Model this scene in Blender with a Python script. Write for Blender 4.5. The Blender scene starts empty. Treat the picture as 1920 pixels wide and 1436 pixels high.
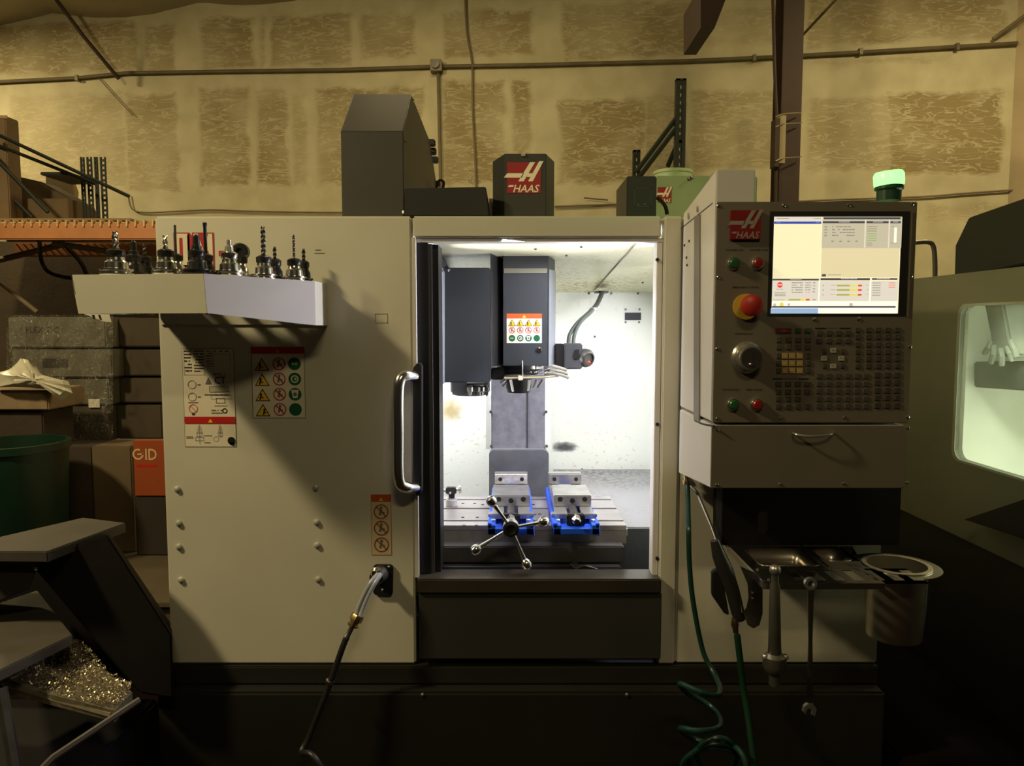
import bpy, bmesh, math, random
from mathutils import Vector, Matrix
random.seed(7)
SC = bpy.context.scene
COL = SC.collection
R = math.radians
# ---------------------------------------------------------------- camera, world, lamps, exposure
F = 1386.67; PITCH = R(4.5); CAMZ = 1.5
cd = bpy.data.cameras.new('camera'); cam = bpy.data.objects.new('camera', cd); COL.objects.link(cam)
cam.location = (0, 0, CAMZ); cam.rotation_euler = (R(90) - PITCH, 0, 0)
cd.sensor_width = 36; cd.lens = 36 * F / 1920; cd.clip_start = 0.05; SC.camera = cam
SC.view_settings.view_transform = 'Standard'; SC.view_settings.look = 'None'
SC.view_settings.gamma = 1; SC.view_settings.use_curve_mapping = False
SC.view_settings.exposure = 0.0
w = bpy.data.worlds.new('world'); SC.world = w; w.use_nodes = True
w.node_tree.nodes['Background'].inputs[0].default_value = (1.0, 0.80, 0.50, 1)
w.node_tree.nodes['Background'].inputs[1].default_value = 0.012
WARM = (1.0, 0.81, 0.43)
def area(name, loc, target, power, col, sx, sy, spread=180):
    l = bpy.data.lights.new(name, 'AREA'); l.shape = 'RECTANGLE'; l.size = sx; l.size_y = sy
    l.energy = power; l.color = col; l.spread = R(spread)
    o = bpy.data.objects.new(name, l); COL.objects.link(o); o.location = loc
    o.rotation_euler = (Vector(target) - Vector(loc)).to_track_quat('-Z', 'Y').to_euler()
    return o
area('key_lamp', (-3.0, 0.9, 3.75), (-0.9, 2.3, 1.3), 105, WARM, 0.35, 0.25)
area('rack_lamp', (-4.75, 4.9, 3.75), (-4.55, 5.3, 0), 75, WARM, 0.25, 0.25)
area('bay_lamp', (2.9, 3.7, 3.85), (3.0, 4.2, 0), 56, WARM, 0.4, 0.4)
area('aisle_lamp', (-0.6, 4.3, 3.85), (-0.6, 4.6, 0), 22, WARM, 0.8, 0.3)
area('front_fill', (0.4, -1.2, 3.8), (0.4, 0.6, 0), 26, WARM, 1.0, 0.15)  # added fill behind the camera, for highlights on chrome, pendant and base
COOL = (0.90, 0.88, 1.0)
area('machine_light_right', (0.66, 2.78, 1.66), (0.15, 3.30, 0.75), 17, COOL, 0.1, 0.5, 125)
area('machine_light_left', (-0.52, 3.08, 1.68), (-0.34, 3.42, 0.70), 13, COOL, 0.4, 0.1, 140)
area('machine_fill_front', (0.30, 2.43, 1.765), (0.20, 2.72, 0.8), 9, COOL, 0.7, 0.06, 130)  # added fill to brighten the table and the vise fronts
area('door_fill_left', (-0.33, 2.47, 1.35), (0.52, 2.08, 1.35), 12, COOL, 0.04, 0.8, 130)  # unseen strip behind the door, added to brighten the pendant side
area('door_fill_right', (0.53, 2.45, 1.5), (-0.7, 2.05, 1.52), 5, COOL, 0.04, 0.5, 110)  # unseen strip behind the post, added to whiten the rack's angled plate

# ---------------------------------------------------------------- projection helpers (plan measurements taken from the photograph)
def ray(px, py):
    u = (px - 960) / F; v = (718 - py) / F
    return Vector((u, math.cos(PITCH) + v * math.sin(PITCH), -math.sin(PITCH) + v * math.cos(PITCH)))
CAM = Vector((0, 0, CAMZ))
def P(px, py, Y):
    d = ray(px, py); return CAM + d * (Y / d.y)
def QX(px, py, X):
    d = ray(px, py); return CAM + d * (X / d.x)
def QZ(px, py, z):
    d = ray(px, py); return CAM + d * ((z - CAMZ) / d.z)
def PX(px, py, Y): return P(px, py, Y).x
def PZ(px, py, Y): return P(px, py, Y).z

# ---------------------------------------------------------------- materials
MATS = {}
def lin(c): return tuple((x / 255 / 12.92) if x / 255 <= 0.04045 else ((x / 255 + 0.055) / 1.055) ** 2.4 for x in c)
def mat(name, rgb, rough=0.5, metal=0.0, var=0.12, scale=6.0, bump=0.0, bscale=60.0, emit=0.0, spec=0.5):
    if name in MATS: return MATS[name]
    m = bpy.data.materials.new(name); m.use_nodes = True; nt = m.node_tree; n = nt.nodes; L = nt.links
    b = n['Principled BSDF']; b.inputs['Roughness'].default_value = rough; b.inputs['Metallic'].default_value = metal
    b.inputs['Specular IOR Level'].default_value = spec
    tc = n.new('ShaderNodeTexCoord'); nz = n.new('ShaderNodeTexNoise')
    nz.inputs['Scale'].default_value = scale; nz.inputs['Detail'].default_value = 5
    L.new(tc.outputs['Object'], nz.inputs['Vector'])
    cr = n.new('ShaderNodeValToRGB')
    cr.color_ramp.elements[0].position = 0.3; cr.color_ramp.elements[1].position = 0.7
    cr.color_ramp.elements[0].color = (*[max(0, c * (1 - var)) for c in rgb], 1)
    cr.color_ramp.elements[1].color = (*[min(1, c * (1 + var)) for c in rgb], 1)
    L.new(nz.outputs['Fac'], cr.inputs['Fac']); L.new(cr.outputs['Color'], b.inputs['Base Color'])
    if emit:
        L.new(cr.outputs['Color'], b.inputs['Emission Color']); b.inputs['Emission Strength'].default_value = emit
    if bump:
        nb = n.new('ShaderNodeTexNoise'); nb.inputs['Scale'].default_value = bscale; nb.inputs['Detail'].default_value = 4
        L.new(tc.outputs['Object'], nb.inputs['Vector'])
        bp = n.new('ShaderNodeBump'); bp.inputs['Strength'].default_value = bump; bp.inputs['Distance'].default_value = 0.01
        L.new(nb.outputs['Fac'], bp.inputs['Height']); L.new(bp.outputs['Normal'], b.inputs['Normal'])
    MATS[name] = m; return m
M_BEIGE = mat('beige_paint', (0.60, 0.575, 0.48), 0.42, 0, 0.05, 3, 0.02, 300)
M_BEIGE2 = mat('beige_paint_cool_lit', (0.62, 0.60, 0.58), 0.4, 0, 0.04, 3)  # same beige paint with the cool LED light put into the colour
M_CHAR = mat('charcoal_paint', (0.034, 0.033, 0.030), 0.5, 0, 0.12, 4, 0.04, 400)
M_CHARIN = mat('charcoal_enclosure', (0.036, 0.041, 0.046), 0.45, 0, 0.1, 5)
M_BLACK = mat('black_paint', (0.012, 0.012, 0.012), 0.45, 0, 0.2, 5)
M_PEND = mat('pendant_grey', (0.135, 0.117, 0.088), 0.5, 0, 0.06, 4, 0.03, 500)
M_CHROME = mat('chrome', (0.78, 0.77, 0.75), 0.2, 1, 0.05, 10)
M_STEEL = mat('machined_steel', (0.50, 0.49, 0.46), 0.34, 0.85, 0.15, 20, 0.03, 200)
M_STAIN = mat('stainless', (0.58, 0.55, 0.50), 0.26, 1, 0.1, 12)
M_DSTEEL = mat('dark_steel', (0.09, 0.085, 0.08), 0.4, 0.7, 0.2, 20)
M_BLUE = mat('blue_casting', (0.015, 0.10, 0.75), 0.35, 0, 0.12, 15)
M_RED = mat('red_plastic', (0.38, 0.026, 0.016), 0.4, 0, 0.08, 15)
M_YEL = mat('yellow_plastic', (0.60, 0.38, 0.04), 0.45, 0, 0.08, 15)
M_GREENB = mat('green_button', (0.02, 0.09, 0.03), 0.25, 0, 0.1, 15)
M_BRASS = mat('brass', (0.55, 0.42, 0.20), 0.3, 1, 0.1, 15)
M_HOSEG = mat('green_hose', (0.02, 0.10, 0.06), 0.35, 0, 0.1, 15)
M_HOSEB = mat('black_hose', (0.015, 0.015, 0.015), 0.4, 0, 0.2, 30)
M_CARD = mat('cardboard', (0.30, 0.19, 0.10), 0.85, 0, 0.12, 6, 0.1, 80)
M_WOOD = mat('rough_wood', (0.33, 0.22, 0.11), 0.8, 0, 0.2, 12, 0.2, 50)
M_ORANGE = mat('orange_steel', (0.58, 0.235, 0.085), 0.5, 0, 0.12, 9)
M_RUST = mat('red_oxide_steel', (0.034, 0.015, 0.007), 0.7, 0, 0.2, 6)
M_RIB = mat('wall_tape', (0.25, 0.2, 0.12), 0.8)

# ---------------------------------------------------------------- mesh builder
class MB:
    def __init__(s): s.bm = bmesh.new(); s.mi = 0
    def _f(s, vs):
        try:
            f = s.bm.faces.new(vs); f.material_index = s.mi; return f
        except ValueError: return None
    def box(s, x0, x1, y0, y1, z0, z1):
        v = [s.bm.verts.new(p) for p in ((x0,y0,z0),(x1,y0,z0),(x1,y1,z0),(x0,y1,z0),(x0,y0,z1),(x1,y0,z1),(x1,y1,z1),(x0,y1,z1))]
        for q in ((3,2,1,0),(4,5,6,7),(0,1,5,4),(1,2,6,5),(2,3,7,6),(3,0,4,7)): s._f([v[i] for i in q])
        return s
    def pbox(s, px0, py0, px1, py1, Y0, Y1):
        cx, cy = (px0 + px1) / 2, (py0 + py1) / 2
        return s.box(PX(px0, cy, Y0), PX(px1, cy, Y0), Y0, Y1, PZ(cx, py1, Y0), PZ(cx, py0, Y0))
    def hexa(s, p):   # 8 points: bottom ring 0-3, top ring 4-7
        v = [s.bm.verts.new(q) for q in p]
        for q in ((3,2,1,0),(4,5,6,7),(0,1,5,4),(1,2,6,5),(2,3,7,6),(3,0,4,7)): s._f([v[i] for i in q])
        return s
    def prism(s, pts, off):      # polygon (3-D points) extruded by vector
        off = Vector(off); a = [s.bm.verts.new(p) for p in pts]; b = [s.bm.verts.new(Vector(p) + off) for p in pts]
        s._f(a); s._f(b[::-1]); n = len(a)
        for i in range(n): s._f([a[i], b[i], b[(i+1) % n], a[(i+1) % n]])
        return s
    def tube(s, pts, r, n=10, closed=False, cap=True):
        pts = [Vector(p) for p in pts]; N = len(pts); rings = []
        rad = r if isinstance(r, (list, tuple)) else [r] * N
        t0 = (pts[1] - pts[0]).normalized()
        up = Vector((0, 0, 1)) if abs(t0.z) < 0.9 else Vector((1, 0, 0))
        nrm = t0.cross(up).normalized()
        for i, p in enumerate(pts):
            a = pts[max(i-1, 0)]; b = pts[min(i+1, N-1)]
            if closed: a = pts[(i-1) % N]; b = pts[(i+1) % N]
            t = (b - a)
            t = t.normalized() if t.length > 1e-9 else t0
            nrm = nrm - t * nrm.dot(t)
            nrm = nrm.normalized() if nrm.length > 1e-6 else t.orthogonal().normalized()
            bn = t.cross(nrm)
            rings.append([s.bm.verts.new(p + (nrm * math.cos(k*2*math.pi/n) + bn * math.sin(k*2*math.pi/n)) * rad[i]) for k in range(n)])
        M = N if closed else N - 1
        for i in range(M):
            A, B = rings[i], rings[(i+1) % N]
            for k in range(n): s._f([A[k], A[(k+1) % n], B[(k+1) % n], B[k]])
        if cap and not closed: s._f(rings[0][::-1]); s._f(rings[-1])
        return s
    def cyl(s, a, b, r, n=20, r2=None): return s.tube([a, b], [r, r if r2 is None else r2], n)
    def lathe(s, o, ax, prof, n=24, cap=True):  # prof [(r, h)], o origin, ax axis
        o = Vector(o); ax = Vector(ax).normalized(); u = ax.orthogonal().normalized(); v = ax.cross(u); rings = []
        for r, h in prof:
            if r < 1e-6: rings.append([s.bm.verts.new(o + ax * h)])
            else: rings.append([s.bm.verts.new(o + ax * h + (u * math.cos(k*2*math.pi/n) + v * math.sin(k*2*math.pi/n)) * r) for k in range(n)])
        for A, B in zip(rings, rings[1:]):
            if len(A) == 1 and len(B) == 1: continue
            for k in range(n):
                k2 = (k+1) % n
                if len(A) == 1: s._f([A[0], B[k], B[k2]])
                elif len(B) == 1: s._f([A[k], A[k2], B[0]])
                else: s._f([A[k], A[k2], B[k2], B[k]])
        if not cap: return s
        if len(rings[0]) > 1: s._f(rings[0][::-1])
        if len(rings[-1]) > 1: s._f(rings[-1])
        return s
    def ball(s, c, r, n=16):
        return s.lathe(Vector(c) - Vector((0, 0, r)), (0, 0, 1), [(r*math.sin(i*math.pi/(n//2)), r - r*math.cos(i*math.pi/(n//2))) for i in range(n//2 + 1)], n)
    def build(s, name, m, parent=None, local=False, bevel=0.0, smooth=None, seg=2):
        if bevel > 0:
            bmesh.ops.remove_doubles(s.bm, verts=s.bm.verts, dist=1e-6)
            es = [e for e in s.bm.edges if len(e.link_faces) == 2 and e.calc_face_angle(0) > R(30)]
            bmesh.ops.bevel(s.bm, geom=es, offset=bevel, segments=seg, affect='EDGES', clamp_overlap=True)
        bmesh.ops.recalc_face_normals(s.bm, faces=s.bm.faces)
        me = bpy.data.meshes.new(name)
        root = parent
        while root is not None and root.parent: root = root.parent
        if parent is None and not local:
            vs = [v.co for v in s.bm.verts]
            lo = Vector([min(v[i] for v in vs) for i in range(3)]); hi = Vector([max(v[i] for v in vs) for i in range(3)])
            off = Vector(((lo.x+hi.x)/2, (lo.y+hi.y)/2, lo.z))
        elif local or parent is None: off = Vector((0,0,0))
        else: off = root.location.copy()
        if off.length: bmesh.ops.translate(s.bm, vec=-off, verts=s.bm.verts)
        s.bm.to_mesh(me); s.bm.free()
        ms = m if isinstance(m, (list, tuple)) else [m]
        for q in ms: me.materials.append(q)
        if smooth is None: smooth = True
        for p in me.polygons: p.use_smooth = smooth
        if smooth:
            try: me.set_sharp_from_angle(angle=R(35))
            except Exception: pass
        o = bpy.data.objects.new(name, me); COL.objects.link(o)
        if parent is not None: o.parent = parent
        elif not local: o.location = off
        return o
def tag(o, label=None, cat=None, group=None, kind=None):
    if label: o['label'] = label
    if cat: o['category'] = cat
    if group: o['group'] = group
    if kind: o['kind'] = kind
    return o
def thing(name, loc, label, cat, group=None):
    o = bpy.data.objects.new(name, None); COL.objects.link(o); o.location = loc; o.empty_display_size = 0.05
    return tag(o, label, cat, group)
def children(o): return [c for c in COL.objects if c.parent == o]
def dup(o, parent=None):
    c = o.copy(); COL.objects.link(c); c.parent = parent
    for ch in children(o): dup(ch, c)
    return c
def smoothpath(pts, k=6):
    pts = [Vector(p) for p in pts]; out = []
    for i in range(len(pts) - 1):
        p0 = pts[max(i-1, 0)]; p1 = pts[i]; p2 = pts[i+1]; p3 = pts[min(i+2, len(pts)-1)]
        for j in range(k):
            t = j / k
            out.append(0.5 * ((2*p1) + (p2-p0)*t + (2*p0-5*p1+4*p2-p3)*t*t + (3*p1-p0-3*p2+p3)*t**3))
    out.append(pts[-1]); return out

# ---------------------------------------------------------------- flat print
TXT = {}
def text_polys(s):
    if s in TXT: return TXT[s]
    cu = bpy.data.curves.new('t', 'FONT'); cu.body = s; cu.size = 1; cu.offset = 0.012
    cu.resolution_u = 2
    o = bpy.data.objects.new('t', cu); COL.objects.link(o)
    dg = bpy.context.evaluated_depsgraph_get(); dg.update()
    me = bpy.data.meshes.new_from_object(o.evaluated_get(dg))
    vs = [(v.co.x, v.co.y) for v in me.vertices]; ps = [tuple(p.vertices) for p in me.polygons]
    bpy.data.objects.remove(o); bpy.data.curves.remove(cu); bpy.data.meshes.remove(me)
    TXT[s] = (vs, ps); return TXT[s]
class Print:
    """flat lettering and symbols on one plane; f maps photo pixels to the plane, n is the plane normal towards the viewer"""
    def __init__(s, f, n=(0, -1, 0), eps=0.0004): s.f = f; s.n = Vector(n); s.eps = eps; s.bm = bmesh.new(); s.ms = []; s.k = 0
    def _m(s, m):
        if m not in s.ms: s.ms.append(m)
        return s.ms.index(m)
    def poly(s, pts, m, L=1):
        vs = [s.bm.verts.new(s.f(*p) + s.n * s.eps * L) for p in pts]
        fc = s.bm.faces.new(vs); fc.material_index = s._m(m)
        fc.normal_update()
        if fc.normal.dot(s.n) < 0: fc.normal_flip()
    def rect(s, x0, y0, x1, y1, m, L=1): s.poly([(x0,y0),(x1,y0),(x1,y1),(x0,y1)], m, L)
    def circ(s, x, y, r, m, L=1, n=20, ry=None):
        ry = ry or r; s.poly([(x+r*math.cos(2*math.pi*i/n), y+ry*math.sin(2*math.pi*i/n)) for i in range(n)], m, L)
    def ring(s, x, y, r, t, m, L=1, n=20):
        for i in range(n):
            a, b = 2*math.pi*i/n, 2*math.pi*(i+1)/n
            s.poly([(x+r*math.cos(a), y+r*math.sin(a)), (x+r*math.cos(b), y+r*math.sin(b)), (x+(r-t)*math.cos(b), y+(r-t)*math.sin(b)), (x+(r-t)*math.cos(a), y+(r-t)*math.sin(a))], m, L)
    def line(s, x0, y0, x1, y1, t, m, L=1):
        d = math.hypot(x1-x0, y1-y0) or 1; nx, ny = -(y1-y0)/d*t/2, (x1-x0)/d*t/2
        s.poly([(x0+nx,y0+ny),(x1+nx,y1+ny),(x1-nx,y1-ny),(x0-nx,y0-ny)], m, L)
    def frame(s, x0, y0, x1, y1, t, m, L=1):
        s.rect(x0,y0,x1,y0+t,m,L); s.rect(x0,y1-t,x1,y1,m,L); s.rect(x0,y0,x0+t,y1,m,L); s.rect(x1-t,y0,x1,y1,m,L)
    def text(s, t, x0, y1, h, m, L=1, width=None, shear=0.0):
        vs, ps = text_polys(t); k = h / 0.70
        mx = max(v[0] for v in vs); kx = k if width is None else width / mx
        P_ = [(x0 + v[0]*kx + v[1]*k*shear, y1 - v[1]*k) for v in vs]
        bv = [s.bm.verts.new(s.f(*p) + s.n * s.eps * L) for p in P_]
        for p in ps:
            try: fc = s.bm.faces.new([bv[i] for i in p])
            except ValueError: continue
            fc.material_index = s._m(m); fc.normal_update()
            if fc.normal.dot(s.n) < 0: fc.normal_flip()
    def words(s, x0, y0, x1, y1, rows, m, L=1, dens=0.8, t=0.45):   # unreadable small print: rows of little dashes
        rh = (y1 - y0) / rows
        for i in range(rows):
            x = x0
            while x < x1:
                wd = random.uniform(0.05, 0.2) * (x1 - x0)
                if random.random() < dens: s.rect(x, y0 + i*rh, min(x + wd*0.85, x1), y0 + i*rh + rh*t, m, L)
                x += wd
    def logo(s, x0, y0, x1, y1, red, wht, L=1):
        W, H = x1-x0, y1-y0
        q = lambda a, b: (x0 + a*W, y0 + b*H)
        s.rect(x0, y0, x1, y1, red, L)
        s.poly([q(.68,0),(q(.83,0)),q(.49,.62),q(.33,.62)], wht, L+1)
        s.poly([q(-.1,.50),q(.0,.36),q(.50,.36),q(.43,.50)], wht, L+1)
        s.poly([q(.95,-.03),q(1.08,-.03),q(.76,.62),q(.62,.62)], wht, L+1)
        s.poly([q(.62,.36),q(.80,.36),q(.74,.48),q(.58,.48)], wht, L+2)
        s.text('HAAS', x0+W*.16, y0+H*.97, H*.24, wht, L+1, width=W*.76, shear=.25)
        s.poly([q(.02,.80),q(.06,.74),q(.20,.74),q(.18,.80)], wht, L+1)
    def build(s, name, parent):
        root = parent
        while root.parent: root = root.parent
        bmesh.ops.translate(s.bm, vec=-root.location, verts=s.bm.verts)
        me = bpy.data.meshes.new(name); s.bm.to_mesh(me); s.bm.free()
        for m in s.ms: me.materials.append(m)
        o = bpy.data.objects.new(name, me); COL.objects.link(o); o.parent = parent
        return o
def plane_map(Y, cx, cy):
    return lambda px, py: Vector((PX(px, cy, Y), Y, PZ(cx, py, Y)))
def ink(name, rgb, r=0.5, emit=0): return mat('ink_' + name, lin(rgb), r, 0, 0.03, 40, emit=emit)
I_RED = ink('red', (185, 30, 25)); I_WHITE = ink('white', (225, 218, 205)); I_BLK = ink('black', (18, 18, 18)); I_YEL = ink('yellow', (235, 195, 40))
I_GRN = ink('green', (10, 95, 55)); I_GREY = ink('grey', (110, 108, 100)); I_OR = ink('orange', (225, 90, 35)); I_PINK = ink('pink', (205, 110, 95)); I_DGREY = ink('dark_grey', (60, 56, 50))
# ================================================================= the building
WA = P(-60, 157, 6.33); WB = P(1905, 84, 5.44)          # two points of the back wall, seen on the conduit
WA.z = WB.z = 0
wdir = (WB - WA).normalized(); wn = Vector((wdir.y, -wdir.x, 0)).normalized()   # wn points to the room
if wn.y > 0: wn = -wn
WLEN = (WB - WA).length
def wl(px, py):          # photo point -> wall local (along, height)
    d = ray(px, py); t = (WA - CAM).dot(wn) / d.dot(wn); p = CAM + d * t
    return ((p - WA).dot(wdir), p.z)
def W3(px, py, off=0.0):  # photo point -> world point, off in front of the wall
    a, z = wl(px, py); return WA + wdir * a + Vector((0, 0, z)) + wn * off
def Wl(a, z, off=0.0): return WA + wdir * a + Vector((0, 0, z)) + wn * off

def wall_material():
    m = bpy.data.materials.new('plastered_drywall'); m.use_nodes = True; nt = m.node_tree; n = nt.nodes; L = nt.links
    b = n['Principled BSDF']; b.inputs['Roughness'].default_value = 0.85; b.inputs['Specular IOR Level'].default_value = 0.15
    tc = n.new('ShaderNodeTexCoord')
    nz = n.new('ShaderNodeTexNoise'); nz.inputs['Scale'].default_value = 5; nz.inputs['Detail'].default_value = 4
    L.new(tc.outputs['Object'], nz.inputs['Vector'])
    def math_(op, a, b_=None, c=None):
        x = n.new('ShaderNodeMath'); x.operation = op
        for i, v in enumerate((a, b_, c)):
            if v is None: continue
            if isinstance(v, (int, float)): x.inputs[i].default_value = v
            else: L.new(v, x.inputs[i])
        return x.outputs[0]
    # wobble of the patch edges
    wob = n.new('ShaderNodeVectorMath'); wob.operation = 'SUBTRACT'; L.new(nz.outputs['Color'], wob.inputs[0]); wob.inputs[1].default_value = (.5,.5,.5)
    ws = n.new('ShaderNodeVectorMath'); ws.operation = 'SCALE'; L.new(wob.outputs[0], ws.inputs[0]); ws.inputs['Scale'].default_value = 0.13
    ad = n.new('ShaderNodeVectorMath'); ad.operation = 'ADD'; L.new(tc.outputs['Object'], ad.inputs[0]); L.new(ws.outputs[0], ad.inputs[1])
    sp = n.new('ShaderNodeSeparateXYZ'); L.new(ad.outputs[0], sp.inputs[0])
    X, Z = sp.outputs['X'], sp.outputs['Z']
    rects = [(-60,40,260,141,.95),(270,38,332,138,.9),(374,30,480,133,1),(484,28,500,130,.6),(504,26,664,126,.85),(672,20,782,112,1),(828,14,1000,108,1),(1052,0,1300,112,.9),(1300,10,1470,90,.5),(1510,-20,1890,84,.9),
             (20,172,240,362,.5),(235,172,338,362,.85),(372,162,470,352,1),(478,162,545,352,1),(545,170,580,350,.6),(590,160,800,350,1),(826,148,950,350,1.1),(958,148,1000,350,1.1),(1046,183,1215,348,1.1),(1205,176,1290,348,1),(1290,166,1468,322,.75),(1508,180,1700,325,.75),(1660,168,1882,330,1.25),(1520,105,1790,122,.6),(1730,380,1900,420,.4)]
    tot = None
    for (x0, y0, x1, y1, k) in rects:
        a0, z1 = wl(x0, (y0+y1)/2)[0], wl((x0+x1)/2, y0)[1]; a1, z0 = wl(x1, (y0+y1)/2)[0], wl((x0+x1)/2, y1)[1]
        dx = math_('SUBTRACT', (a1-a0)/2, math_('ABSOLUTE', math_('SUBTRACT', X, (a0+a1)/2)))
        dz = math_('SUBTRACT', (z1-z0)/2, math_('ABSOLUTE', math_('SUBTRACT', Z, (z0+z1)/2)))
        d = math_('MINIMUM', dx, dz); s = n.new('ShaderNodeMath'); s.operation = 'MULTIPLY'; s.use_clamp = True; L.new(d, s.inputs[0]); s.inputs[1].default_value = 26
        v = math_('MULTIPLY', s.outputs[0], k)
        tot = v if tot is None else math_('MAXIMUM', tot, v)
    # trowel marks: short wavy ridges, mostly level
    mp = n.new('ShaderNodeMapping'); mp.inputs['Scale'].default_value = (5.6, 5.6, 22); L.new(tc.outputs['Object'], mp.inputs[0])
    n2 = n.new('ShaderNodeTexNoise'); n2.inputs['Scale'].default_value = 1.0; n2.inputs['Detail'].default_value = 3; n2.inputs['Distortion'].default_value = 0.9
    L.new(mp.outputs[0], n2.inputs['Vector'])
    rg = math_('ABSOLUTE', math_('SUBTRACT', n2.outputs['Fac'], 0.5))       # 0 on ridge lines
    r1 = n.new('ShaderNodeMapRange'); r1.inputs['From Min'].default_value = 0.004; r1.inputs['From Max'].default_value = 0.05; r1.inputs['To Min'].default_value = 0.2; r1.inputs['To Max'].default_value = 1
    L.new(rg, r1.inputs['Value'])
    n3 = n.new('ShaderNodeTexNoise'); n3.inputs['Scale'].default_value = 2.2; n3.inputs['Detail'].default_value = 3; L.new(tc.outputs['Object'], n3.inputs['Vector'])
    r3 = n.new('ShaderNodeMapRange'); r3.inputs['From Min'].default_value = 0.35; r3.inputs['From Max'].default_value = 0.62; r3.inputs['To Min'].default_value = 0.42; r3.inputs['To Max'].default_value = 1
    L.new(n3.outputs['Fac'], r3.inputs['Value'])
    fac = math_('MULTIPLY', math_('MULTIPLY', tot, r1.outputs[0]), r3.outputs[0])
    # vertical taped joints left bare inside the patches
    mix = n.new('ShaderNodeMix'); mix.data_type = 'RGBA'; mix.clamp_factor = True
    L.new(fac, mix.inputs['Factor'])
    cr = n.new('ShaderNodeValToRGB'); cr.color_ramp.elements[0].color = (0.45,0.40,0.255,1); cr.color_ramp.elements[1].color = (0.54,0.485,0.325,1)
    cr.color_ramp.elements[0].position = .35; cr.color_ramp.elements[1].position = .65
    L.new(nz.outputs['Fac'], cr.inputs[0]); L.new(cr.outputs[0], mix.inputs['A']); mix.inputs['B'].default_value = (0.285, 0.22, 0.11, 1)
    L.new(mix.outputs['Result'], b.inputs['Base Color'])
    bp = n.new('ShaderNodeBump'); bp.inputs['Strength'].default_value = 0.35; bp.inputs['Distance'].default_value = 0.012
    inv = math_('SUBTRACT', 1.0, fac); L.new(inv, bp.inputs['Height']); L.new(bp.outputs[0], b.inputs['Normal'])
    return m
M_WALL = wall_material()
ang = math.atan2(wdir.y, wdir.x)
b_ = MB(); b_.box(-1.2, WLEN, 0, 0.12, 0, 5.2)
o = b_.build('wall_back', M_WALL, local=True); o.location = WA; o.rotation_euler = (0, 0, ang); o['kind'] = 'structure'
M_WALLR = mat('side_wall', (0.40, 0.31, 0.19), 0.85, 0, 0.15, 3, 0.1, 30)
ra = WB + wdir * 0.0
b_ = MB(); rd = Vector((0.5, -1, 0)).normalized(); rp = Vector((rd.y, -rd.x, 0))
b_.prism([ra, ra + rd*3.2, ra + rd*3.2 - rp*0.12, ra - rp*0.12], (0, 0, 5.2))
o = b_.build('wall_right', M_WALLR); o['kind'] = 'structure'
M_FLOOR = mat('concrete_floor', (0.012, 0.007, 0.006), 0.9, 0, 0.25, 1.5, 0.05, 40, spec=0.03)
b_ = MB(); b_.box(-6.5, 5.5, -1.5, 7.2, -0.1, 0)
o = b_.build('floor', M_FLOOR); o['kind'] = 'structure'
# ceiling of sagging foil-faced insulation sheets with seams
M_CEIL = mat('insulation_sheet', (0.46, 0.41, 0.29), 0.7, 0, 0.12, 3, 0.25, 8)
def ceil_z(x, y):
    base = 4.0 + 0.045 * (x + 4.2)
    per = 1.25; u = ((x + 5.0) % per) / per
    sag = -0.07 * math.sin(math.pi * u) - 0.02*math.sin(3.1*y + x*2)
    return base + sag
b_ = MB(); nx, ny = 96, 24; g = []
for i in range(nx + 1):
    g.append([])
    for j in range(ny + 1):
        x = -6.5 + 12*i/nx; y = 1.0 + 6.2*j/ny
        g[-1].append(b_.bm.verts.new((x, y, ceil_z(x, y) + random.uniform(-.004, .004))))
for i in range(nx):
    for j in range(ny): b_._f([g[i][j], g[i+1][j], g[i+1][j+1], g[i][j+1]])
ceil = b_.build('ceiling', M_CEIL); ceil['kind'] = 'structure'

# conduits and wires on the wall
M_COND = mat('old_conduit', (0.15, 0.12, 0.07), 0.5, 0.3, 0.2, 8)
M_WIRE = mat('dusty_wire', (0.16, 0.12, 0.07), 0.6, 0, 0.2, 8)
hz = 3.49
def conduit(pts, r, name='conduit', m=M_COND, label=None, cat='conduit'):
    b = MB(); b.tube(pts, r, 8); o = b.build(name, m); return tag(o, label, cat)
hp = [W3(x, y, .03) for x, y in ((-50,158),(150,148),(240,139),(420,136),(640,133),(818,127),(1000,124),(1280,117),(1460,109),(1640,99),(1780,91),(1903,84))]
conduit(hp, 0.014, label='long thin horizontal conduit running across the whole plastered wall')
conduit([W3(x, y, .03) for x, y in ((823,130),(828,360),(830,460))], 0.013, label='vertical conduit dropping from the square junction box on the wall')
b_ = MB(); c = W3(820, 128, .03); b_.box(c.x-.045, c.x+.045, c.y-.05, c.y+.03, c.z-.045, c.z+.045)
jb = b_.build('junction_box', M_COND, bevel=.006); tag(jb, 'small square metal junction box on the horizontal wall conduit', 'electrical box')
c2 = W3(821, 128, .09); s_ = MB().cyl(c2, c2+wn*.01, .03, 16); s_.build('cover_plate', M_DSTEEL, jb)
conduit(smoothpath([W3(x, y, .025) for x, y in ((872,-40),(876,60),(886,120),(887,200),(893,330),(895,450))], 3), 0.008, 'cable', M_WIRE, 'brown cable hanging down the wall right of the vertical conduit', 'cable')
conduit(smoothpath([W3(x, y, .02) for x, y in ((243,365),(250,392),(275,399),(330,397),(400,394),(480,397),(640,399),(800,396))], 4), 0.006, 'cable', M_WIRE, 'thin cable looping along the wall just above the machine roof at left', 'cable')
conduit(smoothpath([W3(x, y, .02) for x, y in ((1040,388),(1100,386),(1180,384),(1290,392),(1500,378),(1720,370),(1800,364),(1900,357))], 4), 0.007, 'cable', M_WIRE, 'thin cable sagging along the wall behind the green warning beacon', 'cable')
conduit([W3(152,6,.45), W3(200,92,.28), W3(238,156,.10)], 0.015, 'brace_rod', M_RUST, 'dark diagonal brace rod coming down from the ceiling at far left', 'rod')
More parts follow.
